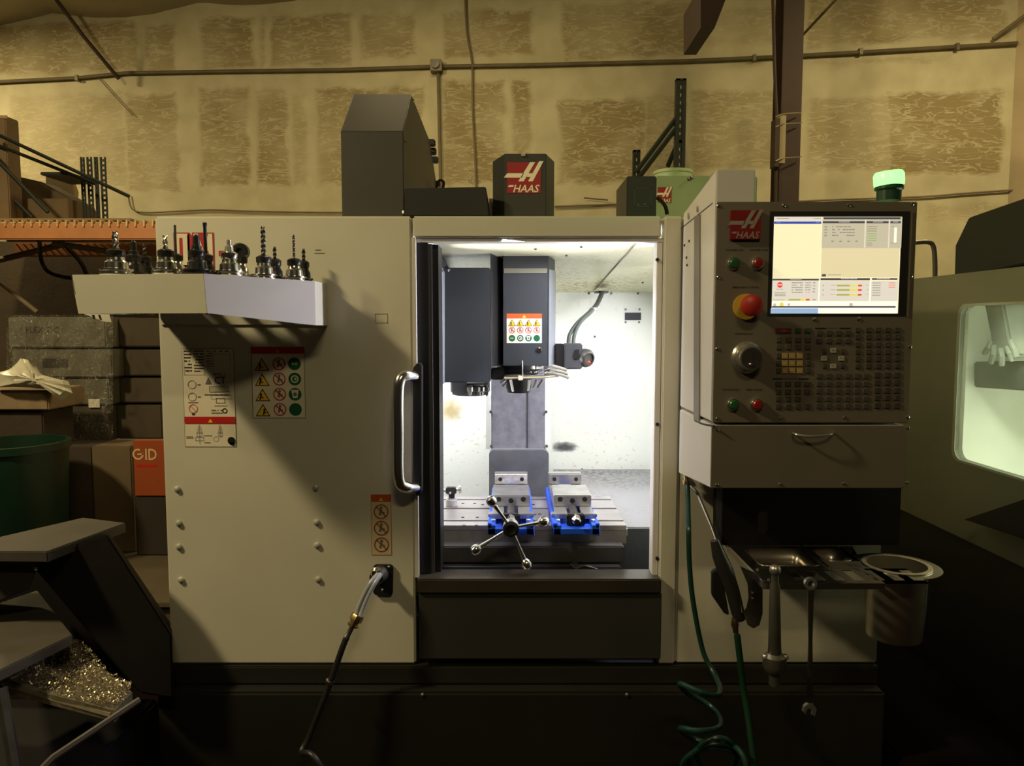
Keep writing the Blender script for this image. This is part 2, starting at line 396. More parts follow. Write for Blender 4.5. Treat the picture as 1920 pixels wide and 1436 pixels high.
conduit([W3(188,148,.02), W3(222,186,.02), W3(252,218,.02)], 0.004, 'cable', M_WIRE, 'very thin wire slanting on the wall below the left brace rod', 'cable')
conduit([P(1578,-12,4.9), P(1503,68,5.3)], 0.009, 'brace_rod', M_COND, 'pale thin brace rod slanting to the steel column from upper right', 'rod')
conduit([W3(1925,26,.12), W3(1856,77,.04)], 0.012, 'brace_rod', M_WIRE, 'short dark brace rod at the top right corner of the wall', 'rod')
conduit([W3(1095,373,.05), W3(1140,377,.05)], 0.006, 'twig_rod', M_WIRE, 'short dark rod lying behind the machine roof right of the logo cover', 'rod')
for q, lb in (((1412,113),'small strap on the wall conduit just left of the steel column'),((150,150),'small strap on the wall conduit left of the diagonal brace rod'),((1610,101),'small strap on the wall conduit right of the steel column'),((1790,92),'small strap on the wall conduit near the right corner')):
    b_ = MB(); c = W3(q[0], q[1]-1, .03); b_.box(c.x-.012, c.x+.012, c.y-.02, c.y+.02, c.z-.022, c.z+.022)
    tag(b_.build('conduit_strap', M_COND), lb, 'strap', 'conduit straps on the wall')
# steel column and roof beam
b_ = MB(); CY = 4.9
x0, x1 = PX(1465, 200, CY), PX(1503, 200, CY)
b_.box(x0, x1, CY, CY+.012, 0, 4.6); b_.box(x0, x1, CY+.15, CY+.162, 0, 4.6); b_.box((x0+x1)/2-.005, (x0+x1)/2+.005, CY+.012, CY+.15, 0, 4.6)
col = b_.build('steel_column', M_RUST); tag(col, 'dark red oxide steel building column rising behind the control pendant', 'column')
b_ = MB(); b_.tube([P(1449,-20,CY-.05), P(1452,120,CY-.04), P(1456,215,CY-.03), P(1454,420,CY-.03)], .011, 8)
tag(b_.build('hanging_cable', M_RUST), 'dark red cable hanging along the left side of the steel column', 'cable')
cl = thing('column_lamp_guard', P(1462,312,CY-.1), 'dark slim bracket tied with wire to the steel column', 'bracket')
b_ = MB(); b_.pbox(1453,222,1462,312,CY-.12,CY-.04); b_.build('bracket', M_RUST, cl)
b_ = MB(); b_.pbox(1462,216,1473,306,CY-.10,CY-.02); b_.build('tube', mat('dusty_tube',(0.30,0.24,0.12),.5), cl)
for y in (213, 232, 296):
    b_ = MB(); b_.tube(smoothpath([P(1454,y+6,CY-.13), P(1470,y,CY-.10), P(1503,y-2,CY-.03)], 4), .004, 6); b_.build('tie_wire', M_CHROME, cl)
b_ = MB(); BY = 3.6
a0, a1 = PX(1314, 20, BY), PX(1368, 20, BY)
b_.prism([(PX(1314,52,BY),BY,PZ(1314,52,BY)), (PX(1340,52,BY),BY,PZ(1340,52,BY)), (PX(1372,-30,BY),BY,PZ(1372,-30,BY)), (PX(1314,-30,BY),BY,PZ(1314,-30,BY))], (0, .35, 0))
tag(b_.build('roof_beam_bracket', M_RUST), 'reddish brown steel beam end coming down from the ceiling', 'beam')

# ================================================================= pallet rack and clutter at left
RY = 4.15
rk = thing('pallet_rack', (PX(-200,430,RY)+1.5, RY+.5, 0), 'orange pallet rack beam with wire deck holding cartons and steel', 'rack')
z0b, z1b = PZ(150, 449, RY), PZ(150, 418, RY); xl, xr = PX(-200, 430, RY), PX(560, 430, RY)
MB().box(xl, xr, RY, RY+.05, z0b, z1b).build('beam', M_ORANGE, rk, bevel=.006)
MB().box(xl, xr, RY+1.0, RY+1.05, z0b, z1b).build('beam', M_ORANGE, rk, bevel=.006)
M_WDECK = mat('deck_wire', (0.55, 0.40, 0.20), .5, .2, .1, 10)
b_ = MB(); x = xl; k = 0
while x < xr:
    b_.tube([(x, RY-.006, z1b-.02), (x, RY-.006, z1b+.012), (x, RY+1.0, z1b+.012)], .0055, 5); x += 0.048
sw = b_.build('deck_wire', M_WDECK, rk); sw['kind'] = 'stuff'
b_ = MB(); 
for j in range(8): b_.tube([(xl, RY+.02+j*.13, z1b+.004), (xr, RY+.02+j*.13, z1b+.004)], .005, 5)
sw = b_.build('deck_cross_wire', M_WDECK, rk); sw['kind'] = 'stuff'
MB().box(xl, PX(240,410,RY), RY+.03, RY+.98, z1b+.018, z1b+.03).build('deck_board', M_CARD, rk)
# cardboard sheets and cartons on the rack
DZ = z1b + .031
def block(name, pts8, m, label, cat, group=None, bevel=.004, parent=None):
    b = MB(); b.hexa(pts8); o = b.build(name, m, parent, bevel=bevel)
    if label: tag(o, label, cat, group)
    return o
def cuboid(name, px0, py0, px1, py1, Y0, Y1, m, label, cat, group=None, bevel=.004):
    b = MB(); b.pbox(px0, py0, px1, py1, Y0, Y1); return tag(b.build(name, m, bevel=bevel), label, cat, group)
ca = thing('tall_carton', (PX(-20,300,4.4), 4.6, DZ), 'tall worn brown carton standing on the orange rack at far left', 'box')
MB().box(PX(-60,300,4.4), PX(14,300,4.4), 4.4, 4.52, DZ, PZ(10, 216, 4.4)).build('carton', mat('old_carton',(0.20,0.135,0.075),.85,0,.15,5,.1,40), ca, bevel=.006)
MB().pbox(-60,216,13,222,4.395,4.399).build('packing_tape', mat('tape',(0.42,0.30,0.17),.4), ca)
cuboid('folded_carton', 40, 372, 128, 412, 4.56, 4.72, mat('carton_b',(0.15,0.105,0.055),.85,0,.15,5), 'low open carton lying on the rack beside the tall carton', 'box')
b_ = MB(); b_.prism([P(30,330,4.8),P(75,340,4.8),P(120,365,4.8),P(150,385,4.8),Vector((PX(150,411,4.8),4.8,DZ)),Vector((PX(30,411,4.8),4.8,DZ))], (0,.2,0))
tag(b_.build('paper_bag', mat('bag',(0.12,0.09,0.05),.9,0,.2,8,.4,12), bevel=.01), 'crumpled brown paper sack slumped on the rack behind the bars', 'sack')
b_ = MB(); b_.prism([P(85,322,5.05),P(128,326,5.05),P(140,358,5.05),Vector((PX(135,412,5.05),5.05,DZ)),Vector((PX(85,412,5.05),5.05,DZ))], (0,.05,0))
tag(b_.build('cardboard_piece', mat('carton_c',(0.34,0.25,0.13),.85,0,.15,5), bevel=.004), 'pale cardboard piece leaning on the rack left of upright strips', 'cardboard')
M_GSTEEL = mat('dark_green_steel', (0.012, 0.017, 0.013), .45, .1, .2, 8)
for i, (x0, y0, x1, y1, Yd) in enumerate(((-30,240,242,368,4.25),(-30,262,180,345,4.38),(-30,275,90,398,4.3),(-30,318,60,408,4.45))):
    b_ = MB(); b_.tube([P(x0,y0,Yd), P(x1,y1,Yd)] , .011, 6)
    tag(b_.build('steel_bar', M_GSTEEL), ['long upper dark steel bar slanting across the rack to the upright strips','second dark steel bar slanting just below the longest one','dark steel bar sloping steeply over the tall carton','lowest dark steel bar sloping across the carton base'][i], 'bar')
for i, (x0, x1) in enumerate(((152,159),(164,173),(178,184),(189,199))):
    st = thing('perforated_strip', (PX((x0+x1)/2, 410, 4.6-.02*i), 4.6-.02*i, DZ), ['leftmost','second from left','third from left','rightmost'][i] + ' upright perforated steel strip bundled on the rack', 'metal strip', 'perforated strips on the rack')
    Yd = 4.6
    b_ = MB(); xa, xb = PX(x0, 350, Yd), PX(x1, 350, Yd); zt = PZ(x0, 294, Yd)
    b_.box(xa, xa+.008, Yd, Yd+.012, DZ, zt); b_.box(xb-.006, xb, Yd, Yd+.012, DZ, zt)
    z = DZ + .01
    while z < zt - .02: b_.box(xa+.008, xb-.006, Yd+.002, Yd+.006, z, z+.014); z += .03
    b_.build('strip_frame', M_GSTEEL, st)
cuboid('steel_plate', 75, 322, 130, 328, 4.4, 4.7, M_GSTEEL, 'thin dark steel plate lying across the slanting bars', 'plate')
# below the beam: back of shelf clutter
M_DKW = mat('dark_board', (0.085, 0.058, 0.034), .85, 0, .2, 5, .1, 40)
cuboid('shade_board', -60, 452, 330, 760, 5.3, 5.36, M_DKW, 'big dark brown board put in as shade under the rack beam', 'board')  # dark sheet in place of wall shaded by the rack shelf
b_ = MB(); b_.tube([P(-20,492,4.9), P(120,458,4.9)], .02, 8); tag(b_.build('wood_pole', mat('pole',(0.25,0.18,0.1),.7)), 'short pole lying under the orange beam at far left', 'pole')
b_ = MB(); b_.tube([P(100,456,4.8), P(300,486,4.8)], .018, 8); tag(b_.build('pale_pole', mat('pole2',(0.30,0.23,0.13),.7)), 'long pale pole slanting under the orange beam behind tool holders', 'pole')
b_ = MB(); b_.tube(smoothpath([P(71,449,4.18),P(74,455,4.4),P(78,490,4.6),P(95,512,4.6),P(140,522,4.6),P(200,520,4.6)],5), .012, 8); tag(b_.build('hose', M_HOSEB), 'black hose curving under the orange beam', 'hose')
b_ = MB(); b_.tube(smoothpath([P(116,449,4.18),P(122,460,4.4),P(150,490,4.5),P(165,520,4.5)],5), .012, 8); tag(b_.build('hose', M_HOSEB), 'short black hose dropping behind the rack tray', 'hose')
b_ = MB(); b_.tube([P(0,530,4.7), P(70,585,4.7)], .014, 8); tag(b_.build('wood_strip', mat('pole2',(0.30,0.23,0.13),.7)), 'thin wooden strip sloping above the wrapped grey cases', 'strip')
# stack of plastic-wrapped grey cases
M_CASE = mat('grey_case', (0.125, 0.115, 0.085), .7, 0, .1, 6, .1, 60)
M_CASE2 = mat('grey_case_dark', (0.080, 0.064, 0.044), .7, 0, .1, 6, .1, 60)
SY = 3.75
cases = [(15,594,198,652,'top grey case printed with dark letters in the wrapped stack',M_CASE),(20,655,208,708,'second grey case from the top of the wrapped stack',M_CASE),
         (105,710,200,760,'third grey case carrying a small white label in the wrapped stack',M_CASE),(95,762,195,830,'lowest dark case at the bottom of the wrapped stack',M_CASE2)]
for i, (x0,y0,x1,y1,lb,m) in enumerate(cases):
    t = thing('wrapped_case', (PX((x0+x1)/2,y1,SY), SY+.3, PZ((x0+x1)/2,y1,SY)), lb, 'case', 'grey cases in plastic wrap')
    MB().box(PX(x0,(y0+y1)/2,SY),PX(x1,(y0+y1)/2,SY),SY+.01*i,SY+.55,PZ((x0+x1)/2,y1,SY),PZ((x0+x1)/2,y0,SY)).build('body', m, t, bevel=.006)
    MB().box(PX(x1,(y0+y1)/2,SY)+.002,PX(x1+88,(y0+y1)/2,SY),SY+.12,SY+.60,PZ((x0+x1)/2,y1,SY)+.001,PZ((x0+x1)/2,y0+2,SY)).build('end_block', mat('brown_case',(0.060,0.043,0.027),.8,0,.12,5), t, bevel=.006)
    pr = Print(plane_map(SY+.01*i, (x0+x1)/2, (y0+y1)/2))
    if i == 0: pr.text('FLEX', 48, 624, 11, I_DGREY); pr.text('DC', 88, 624, 11, I_DGREY)
    if i == 1: pr.rect(80,672,128,690,I_DGREY); pr.words(84,665,124,670,1,I_GREY)
    if i == 2: pr.rect(165,748,186,764,I_WHITE)
    if i < 3: pr.build('print', t)
M_FILM = bpy.data.materials.new('clear_film'); M_FILM.use_nodes = True
def film():
    nt = M_FILM.node_tree; n = nt.nodes; L = nt.links; b = n['Principled BSDF']; b.inputs['Base Color'].default_value = (.8,.78,.7,1)
    b.inputs['Roughness'].default_value = .18
    tr = n.new('ShaderNodeBsdfTransparent'); mx = n.new('ShaderNodeMixShader'); nz = n.new('ShaderNodeTexNoise'); nz.inputs['Scale'].default_value = 7; nz.inputs['Distortion'].default_value = 4
    mr = n.new('ShaderNodeMapRange'); mr.inputs['From Min'].default_value = .53; mr.inputs['From Max'].default_value = .66; mr.inputs['To Min'].default_value = .05; mr.inputs['To Max'].default_value = .45  # whitish streaks in the mix paint the highlights on the folds
    L.new(nz.outputs['Fac'], mr.inputs['Value']); L.new(mr.outputs[0], mx.inputs[0]); L.new(tr.outputs[0], mx.inputs[1]); L.new(b.outputs[0], mx.inputs[2]); L.new(mx.outputs[0], n['Material Output'].inputs[0])
    bp = n.new('ShaderNodeBump'); bp.inputs['Strength'].default_value = 1; bp.inputs['Distance'].default_value = .05; L.new(nz.outputs['Fac'], bp.inputs['Height']); L.new(bp.outputs[0], b.inputs['Normal'])
film()
b_ = MB(); N1, N2 = 44, 36; gg = []
for i in range(N1+1):
    gg.append([])
    for j in range(N2+1):
        px = 12 + 200*i/N1; py = 590 + 246*j/N2
        fold = .025*math.sin(px*.11+py*.05) + .018*math.sin(px*.05-py*.13) + random.uniform(-.008,.008)
        p = P(px, py, SY-.06+fold); gg[-1].append(b_.bm.verts.new(p))
for i in range(N1):
    for j in range(N2): b_._f([gg[i][j], gg[i+1][j], gg[i+1][j+1], gg[i][j+1]])
tag(b_.build('plastic_wrap', M_FILM), 'loose wrinkled clear plastic film over the stacked grey cases', 'plastic film')
# white bag
M_BAG = mat('white_film_bag', (0.62, 0.58, 0.46), .35, 0, .15, 12, .5, 14)
XL0 = PX(305, 825, 2.30)
def lump(name, pts, Y, th, m, label, cat, amp=.02):
    b = MB(); n = len(pts); cx = sum(p[0] for p in pts)/n; cy = sum(p[1] for p in pts)/n
    rings = []
    for k, s in enumerate((1.0, .82, .5, .15)):
        rings.append([b.bm.verts.new(P(cx+(p[0]-cx)*s, cy+(p[1]-cy)*s, Y - th*(1-s**2)**.5*(1) + (0 if k == 0 else random.uniform(-amp, amp)))) for p in pts])
    back = [b.bm.verts.new(P(cx+(p[0]-cx)*.9, cy+(p[1]-cy)*.9, Y + th)) for p in pts]
    b._f(back); 
    for A, B in zip([back]+rings, rings):
        for i in range(n): b._f([A[i], A[(i+1)%n], B[(i+1)%n], B[i]])
    b._f(rings[-1]); return tag(b.build(name, m), label, cat)
def dens(pts, k=4, jit=2.0):
    out = []
    for i in range(len(pts)):
        a = pts[i]; c = pts[(i+1)%len(pts)]
        for j in range(k): out.append((a[0]+(c[0]-a[0])*j/k+random.uniform(-jit,jit), a[1]+(c[1]-a[1])*j/k+random.uniform(-jit,jit)))
    return out
lump('plastic_bag', dens([(-10,700),(20,692),(38,672),(52,675),(78,703),(128,715),(136,737),(116,752),(92,730),(40,726),(-10,727)],3,.8), 3.30, .06, M_BAG, 'crumpled white plastic bag lying over the wooden crate', 'bag', .008)
PLZ = .43
pf = thing('plywood_platform', (-1.9, 3.3, 0), 'low tan plywood platform on dark blocks between conveyor and cartons', 'platform')
MB().box(-3.4, XL0-.03, 2.78, 4.0, PLZ-.02, PLZ).build('top_board', mat('plywood',(0.085,0.065,0.038),.7,0,.15,5,.05,60), pf, bevel=.003)
MB().box(-3.4, XL0-.03, 2.80, 2.84, PLZ-.12, PLZ-.0205).build('front_rail', M_DKW, pf)
for x in (-3.2, -2.2, -1.25): MB().box(x-.06, x+.06, 2.85, 3.9, 0, PLZ-.0205).build('block', M_DKW, pf)
# wooden crate, bin, cartons
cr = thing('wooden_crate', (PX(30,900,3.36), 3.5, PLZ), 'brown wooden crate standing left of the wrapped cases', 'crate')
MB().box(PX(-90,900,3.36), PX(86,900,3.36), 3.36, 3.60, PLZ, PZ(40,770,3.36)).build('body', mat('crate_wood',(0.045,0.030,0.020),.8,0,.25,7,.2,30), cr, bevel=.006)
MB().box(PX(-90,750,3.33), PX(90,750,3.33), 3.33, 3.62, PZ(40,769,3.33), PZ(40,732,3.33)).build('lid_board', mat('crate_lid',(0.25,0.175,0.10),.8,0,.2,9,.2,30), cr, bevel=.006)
b_ = MB(); c = P(18, 905, 3.05); zt_b = PZ(40, 846, 2.85)
b_.lathe((c.x, 3.08, PLZ+.001), (0,0,1), [(0.0,0.0),(.17,0.0),(.18,.02),(.205,zt_b-PLZ-.03),(.215,zt_b-PLZ-.03),(.215,zt_b-PLZ),(.195,zt_b-PLZ),(.17,.05),(0,.05)], 28)
tag(b_.build('round_bin', mat('green_plastic',(0.006,0.026,0.013),.4,0,.15,6)), 'dark green round plastic bin in front of the wooden crate', 'bin')
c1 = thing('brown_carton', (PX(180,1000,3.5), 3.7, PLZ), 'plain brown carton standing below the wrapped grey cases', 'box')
MB().box(PX(102,930,3.42), PX(176,930,3.42), 3.42, 3.62, PLZ+.001, PZ(140,838,3.42)).build('side_panel', mat('carton_shaded',(0.045,0.032,0.020),.85,0,.15,5,.1,50), c1, bevel=.005)  # side of the same carton, its shade put into the colour
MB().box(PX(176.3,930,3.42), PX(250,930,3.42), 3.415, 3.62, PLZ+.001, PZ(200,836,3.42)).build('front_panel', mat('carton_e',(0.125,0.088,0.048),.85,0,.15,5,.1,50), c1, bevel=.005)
ob = thing('orange_box', (PX(300,935,3.36), 3.38, PZ(300,930,3.36)), 'orange product box with partly hidden white lettering beside machine', 'box')
M_ORBOX = mat('orange_carton', (0.30, 0.055, 0.010), .6, 0, .1, 5)
zo0, zo1 = PZ(280,930,3.36), PZ(280,826,3.36)
MB().box(PX(251,880,3.36), PX(251,880,3.36)+.42, 3.36, 3.40, zo0, zo1).build('carton', M_ORBOX, ob, bevel=.003)
pr = Print(plane_map(3.3595, 275, 855)); pr.text('ID', 271, 862, 21, ink('cream', (205,180,140)), width=23); pr.ring(259,851.5,10.5,3.2,ink('cream', (205,180,140)),1,16); pr.rect(258,850,269,853,ink('cream', (205,180,140)),1); pr.rect(263,842,272,849,M_ORBOX,2); pr.rect(256,871,293,875,I_RED); pr.build('lettering', ob)
lcb = MB().box(PX(253,935,3.37), PX(253,935,3.37)+.40, 3.365, 3.40, PLZ+.001, zo0-.001).build('low_carton', mat('low_carton_dark',(0.028,0.020,0.013),.9), bevel=.005); tag(lcb, 'dark low carton under the orange box', 'box')

# ================================================================= chip conveyor and chip cart at lower left
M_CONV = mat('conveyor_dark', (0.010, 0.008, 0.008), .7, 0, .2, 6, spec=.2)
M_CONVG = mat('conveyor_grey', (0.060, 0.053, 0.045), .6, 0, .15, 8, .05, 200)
cv = thing('chip_conveyor', (-1.25, 2.3, 0), 'dark inclined chip conveyor with grey discharge hood left of machine', 'conveyor')
b_ = MB()   # inclined chute
def hx(front, Y0, back, Y1):   # quad front + quad back -> solid
    b = MB(); A = [b.bm.verts.new(P(x,y,Y0)) for x,y in front]; B = [b.bm.verts.new(P(x,y,Y1)) for x,y in back]
    b._f(A); b._f(B[::-1])
    for i in range(len(A)): b._f([A[i], B[i], B[(i+1)%len(A)], A[(i+1)%len(A)]])
    return b
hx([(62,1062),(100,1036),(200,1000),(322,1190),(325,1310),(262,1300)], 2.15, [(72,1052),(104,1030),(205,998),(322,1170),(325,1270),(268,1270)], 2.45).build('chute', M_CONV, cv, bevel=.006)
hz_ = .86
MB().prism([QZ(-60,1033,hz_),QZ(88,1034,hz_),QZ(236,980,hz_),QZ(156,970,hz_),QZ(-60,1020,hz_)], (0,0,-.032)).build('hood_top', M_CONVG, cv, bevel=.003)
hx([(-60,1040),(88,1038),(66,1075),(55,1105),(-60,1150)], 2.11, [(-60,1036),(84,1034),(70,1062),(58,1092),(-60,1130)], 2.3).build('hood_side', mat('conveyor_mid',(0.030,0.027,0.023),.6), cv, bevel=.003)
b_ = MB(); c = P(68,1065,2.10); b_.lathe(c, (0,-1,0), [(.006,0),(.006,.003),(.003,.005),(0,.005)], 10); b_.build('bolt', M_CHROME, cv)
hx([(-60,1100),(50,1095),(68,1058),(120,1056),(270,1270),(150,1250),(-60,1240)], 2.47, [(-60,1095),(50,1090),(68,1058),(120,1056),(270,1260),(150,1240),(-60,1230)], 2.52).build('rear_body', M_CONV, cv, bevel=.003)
ct = thing('chip_cart', (-1.5, 1.9, 0), 'low cart with pan of bright metal chips under the conveyor', 'cart')
lz_ = .62
MB().prism([QZ(-60,1284,lz_),QZ(4,1254,lz_),QZ(136,1190,lz_),QZ(70,1106,lz_),QZ(-60,1150,lz_)], (0,0,-.03)).build('lid', mat('cart_lid',(0.062,0.052,0.038),.7,0,.12,8,.05,200), ct, bevel=.003)
# pan: floor heap of chips and rim
M_CHIP = mat('metal_chips', (0.50, 0.43, 0.27), .38, .85, .5, 60)
zc_ = QZ(140, 1260, .50).z
b_ = MB(); quad = [QZ(8,1278,.52), QZ(140,1205,.52), QZ(248,1296,.52), QZ(215,1330,.52)]
for k in range(6500):
    u, v = random.random(), random.random()
    p = (quad[0]*(1-u)+quad[1]*u)*(1-v) + (quad[3]*(1-u)+quad[2]*u)*v
    p = p + Vector((0,0,random.uniform(0,.02) + .02*math.sin(9*u)*math.sin(7*v)))
    s = random.uniform(.0012,.0032); d1 = Vector([random.uniform(-1,1) for _ in range(3)]).normalized()*s; d2 = Vector([random.uniform(-1,1) for _ in range(3)]).normalized()*s*1.5
    b_._f([b_.bm.verts.new(p-d1), b_.bm.verts.new(p+d2), b_.bm.verts.new(p+d1), b_.bm.verts.new(p-d2*.6+d1*.3)])
sw = b_.build('metal_chips', M_CHIP, ct, smooth=False); sw['kind'] = 'stuff'
b_ = MB(); b_.prism([q - Vector((0,0,.003)) for q in quad], (0,0,-.03)); b_.build('pan', mat('chip_pan',(0.20,0.175,0.12),.5,.5,.3,40,.2,90), ct)
b_ = MB(); b_.tube([quad[0]+Vector((0,0,.0)), QZ(110,1312,.5), QZ(212,1340,.5)], .011, 8); b_.build('pan_rim', mat('pan_rim',(0.27,0.24,0.17),.45,.5,.2,20), ct)
b_ = MB(); b_.tube([quad[0], quad[1]], .009, 8); b_.build('pan_rim', mat('pan_rim',(0.27,0.24,0.17)), ct)
b_ = MB(); b_.tube([P(262,1312,1.75), P(100,1420,1.6), P(70,1450,1.57)], .008, 6); b_.build('handle_rail', mat('rail_brown',(0.05,0.04,0.035),.5), ct)
b_ = MB(); b_.tube([P(2,1290,1.76), P(30,1450,1.70)], .014, 6); b_.build('leg', M_DSTEEL, ct)
b_ = MB(); b_.box(-1.85,-1.14,1.75,2.3,.05,.30); b_.build('base_box', M_CONV, ct, bevel=.01)
# ================================================================= the milling machine
FY = 2.30
XL = PX(305, 825, FY); XR = PX(1652, 1090, FY); ZT = PZ(960, 405, FY); ZB = PZ(600, 1245, FY)
XD0 = PX(777, 760, FY); XD1 = PX(1240, 760, FY); XJ = PX(1275, 760, FY); ZO = PZ(1000, 445, FY); ZS = PZ(1000, 1082, FY)
mm = thing('milling_machine', ((XL+XR)/2, 3.0, 0), 'large beige machining center with open door and lit work area', 'machine')
BK = 3.95
def part(name, b, m, parent=mm, **k): return b.build(name, m, parent, **k)
part('left_panel', MB().box(XL, XD0-.004, FY, FY+.04, ZB, ZT), M_BEIGE, bevel=.006)
part('left_side_panel', MB().box(XL, XL+.03, FY+.042, BK, ZB, ZT), M_BEIGE)
part('header_panel', MB().box(XD0, PX(1240,425,FY), FY, FY+.05, ZO, ZT), M_BEIGE, bevel=.005)
part('header_lip', MB().box(XD0, XD1, FY+.01, FY+.06, ZO-.012, ZO-.001), M_BEIGE2)
part('right_post', MB().box(XD1+.001, XJ-.002, FY, FY+.05, ZB, ZT), M_BEIGE, bevel=.005)
part('right_jamb', MB().box(PX(1229,760,FY), XD1-.0005, FY+.012, FY+.07, ZS, ZO-.013), M_BEIGE2, bevel=.002)
part('right_panel', MB().box(XJ, XR, FY+.004, FY+.04, ZB, ZT), M_BEIGE, bevel=.006)
part('right_side_panel', MB().box(XR-.03, XR, FY+.042, BK, ZB, ZT), M_BEIGE)
part('roof_panel', MB().box(XL+.0301, XR-.0301, FY+.0501, BK, ZT-.02, ZT-.003), M_BEIGE)
part('back_panel', MB().box(XL+.031, XR-.031, BK-.03, BK-.002, ZB, ZT-.021), M_BEIGE)
zbase = PZ(900, 1283, FY-.01)
part('base_upper', MB().box(XL, XR, FY-.012, BK, zbase+.0015, ZB-.003), mat('base_paint',(0.017,0.016,0.013),.5,0,.15,4), bevel=.004)
part('base_lower', MB().box(XL-.02, XR+.0, FY-.06, BK, .03, zbase-.0015), mat('base_paint_low',(0.014,0.0135,0.011),.5,0,.15,4), bevel=.008)
for x in (792, 1175):
    c = P(x, 1302, FY-.06); part('bolt', MB().lathe(c, (0,-1,0), [(.006,0),(.006,.003),(.003,.005),(0,.005)], 10), M_STEEL)
# door sill and apron
zs1 = PZ(1010, 1113, FY-.03)
part('sill', MB().box(PX(782,1095,FY-.03), PX(1240,1095,FY-.03), FY-.03, FY+.07, zs1, PZ(1000,1086,FY-.03)), mat('sill_steel',(0.12,0.105,0.085),.33,.75,.2,5), bevel=.004)
part('apron', MB().box(PX(785,1170,FY-.02), PX(1240,1170,FY-.02), FY-.02, FY+.03, PZ(1010,1236,FY-.02), zs1-.002), M_CHAR, bevel=.003)
# bolts, pads
for (x, y) in ((333,917),(336,981),(336,1025),(340,1087),(592,914),(594,979),(595,1022),(597,1086),(1284,896)):
    c = P(x, y, FY); part('bolt', MB().lathe(c, (0,-1,0), [(.010,0),(.010,.003),(.008,.007),(.004,.009),(0,.0095)], 14), mat('bolt_zinc',(.55,.55,.52),.38,.4))
for y in (487, 795, 1046):
    c = P(1232, y, FY+.012); part('bumper', MB().cyl(c, c+Vector((0,-.008,0)), .0055, 10), M_BLACK)
for (x, y) in ((766,412),(797,637),(1284,897)):
    pass
# panel joint line
part('door_edge_trim', MB().box(XD0-.003, XD0+.009, FY-.004, FY+.05, ZS, ZO), M_BEIGE2)
# ---- sliding door (pushed open to the left)
dr = part('door', MB().box(PX(783,760,FY+.02), PX(806,760,FY+.02), FY+.02, FY+.075, ZS+.002, ZO-.014), M_BLACK, bevel=.003)
part('door_frame_rail', MB().box(PX(806,760,FY+.03), PX(812,760,FY+.03), FY+.03, FY+.08, ZS+.002, ZO-.016), mat('rail_grey',(0.13,0.13,0.13),.4,.4), parent=dr)
part('door_frame_inner', MB().box(PX(812,760,FY+.04), PX(824,760,FY+.04), FY+.04, FY+.16, ZS+.002, ZO-.018), M_BLACK, parent=dr)
hb = part('handle_mount', MB().prism([P(774,690,FY-.03),P(783,680,FY-.03),P(790,684,FY-.03),P(790,925,FY-.03),P(783,932,FY-.03),P(774,918,FY-.03)], (0,.05,0)), M_BLACK, parent=dr, bevel=.003)
hx_ = smoothpath([P(778,706,FY-.02),P(764,704,FY-.06),P(751,711,FY-.078),P(747,740,FY-.083),P(747,810,FY-.083),P(747,880,FY-.083),P(751,907,FY-.078),P(765,914,FY-.06),P(780,914,FY-.02)], 6)
part('door_handle', MB().tube(hx_, .0175, 18), M_CHROME, parent=dr)
# ---- enclosure interior
IX0, IX1, IY = -0.62, PX(1231, 700, FY) + .28, 3.58
zr0, zr1 = PZ(1000, 446, FY+.06), PZ(1130, 548, IY)
def oily(name, base, stain, lo=.5, hi=.62, dots=True, grad=None):
    m = mat(name, base, .38, 0, .04, 3); nt = m.node_tree; n = nt.nodes; L = nt.links; b = n['Principled BSDF']
    src = b.inputs['Base Color'].links[0].from_socket
    tc = [q for q in n if q.type == 'TEX_COORD'][0]
    nz = n.new('ShaderNodeTexNoise'); nz.inputs['Scale'].default_value = 55; nz.inputs['Detail'].default_value = 3; L.new(tc.outputs['Object'], nz.inputs['Vector'])
    nb = n.new('ShaderNodeTexNoise'); nb.inputs['Scale'].default_value = 2.1; nb.inputs['Detail'].default_value = 2; L.new(tc.outputs['Object'], nb.inputs['Vector'])
    mr = n.new('ShaderNodeMapRange'); mr.inputs['From Min'].default_value = lo; mr.inputs['From Max'].default_value = hi; L.new(nz.outputs['Fac'], mr.inputs['Value'])
    mb = n.new('ShaderNodeMapRange'); mb.inputs['From Min'].default_value = .38; mb.inputs['From Max'].default_value = .6; L.new(nb.outputs['Fac'], mb.inputs['Value'])
    mu = n.new('ShaderNodeMath'); mu.operation = 'MULTIPLY'; L.new(mr.outputs[0], mu.inputs[0]); L.new(mb.outputs[0], mu.inputs[1])
    out = mu.outputs[0]
    if grad:   # stains gather towards the rear of the panel
        sp = n.new('ShaderNodeSeparateXYZ'); L.new(tc.outputs['Object'], sp.inputs[0])
        g = n.new('ShaderNodeMapRange'); g.inputs['From Min'].default_value = grad[0]; g.inputs['From Max'].default_value = grad[1]; L.new(sp.outputs['Y'], g.inputs['Value'])
        m2 = n.new('ShaderNodeMath'); m2.operation = 'MULTIPLY'; L.new(out, m2.inputs[0]); L.new(g.outputs[0], m2.inputs[1]); out = m2.outputs[0]
    mx = n.new('ShaderNodeMix'); mx.data_type = 'RGBA'; L.new(out, mx.inputs['Factor']); L.new(src, mx.inputs['A']); mx.inputs['B'].default_value = (*stain, 1)
    L.new(mx.outputs['Result'], b.inputs['Base Color']); return m
M_IROOF = oily('oily_roof', (0.76, 0.75, 0.50), (0.40, 0.31, 0.09), .47, .58, True, (-.55, .3))
M_IWALL = oily('inner_wall', (0.76, 0.79, 0.68), (0.62, 0.58, 0.42), .60, .70)
part('inner_back_wall', MB().box(IX0-.3, IX1+.3, IY, IY+.01, .35, zr1+.005), M_IWALL)
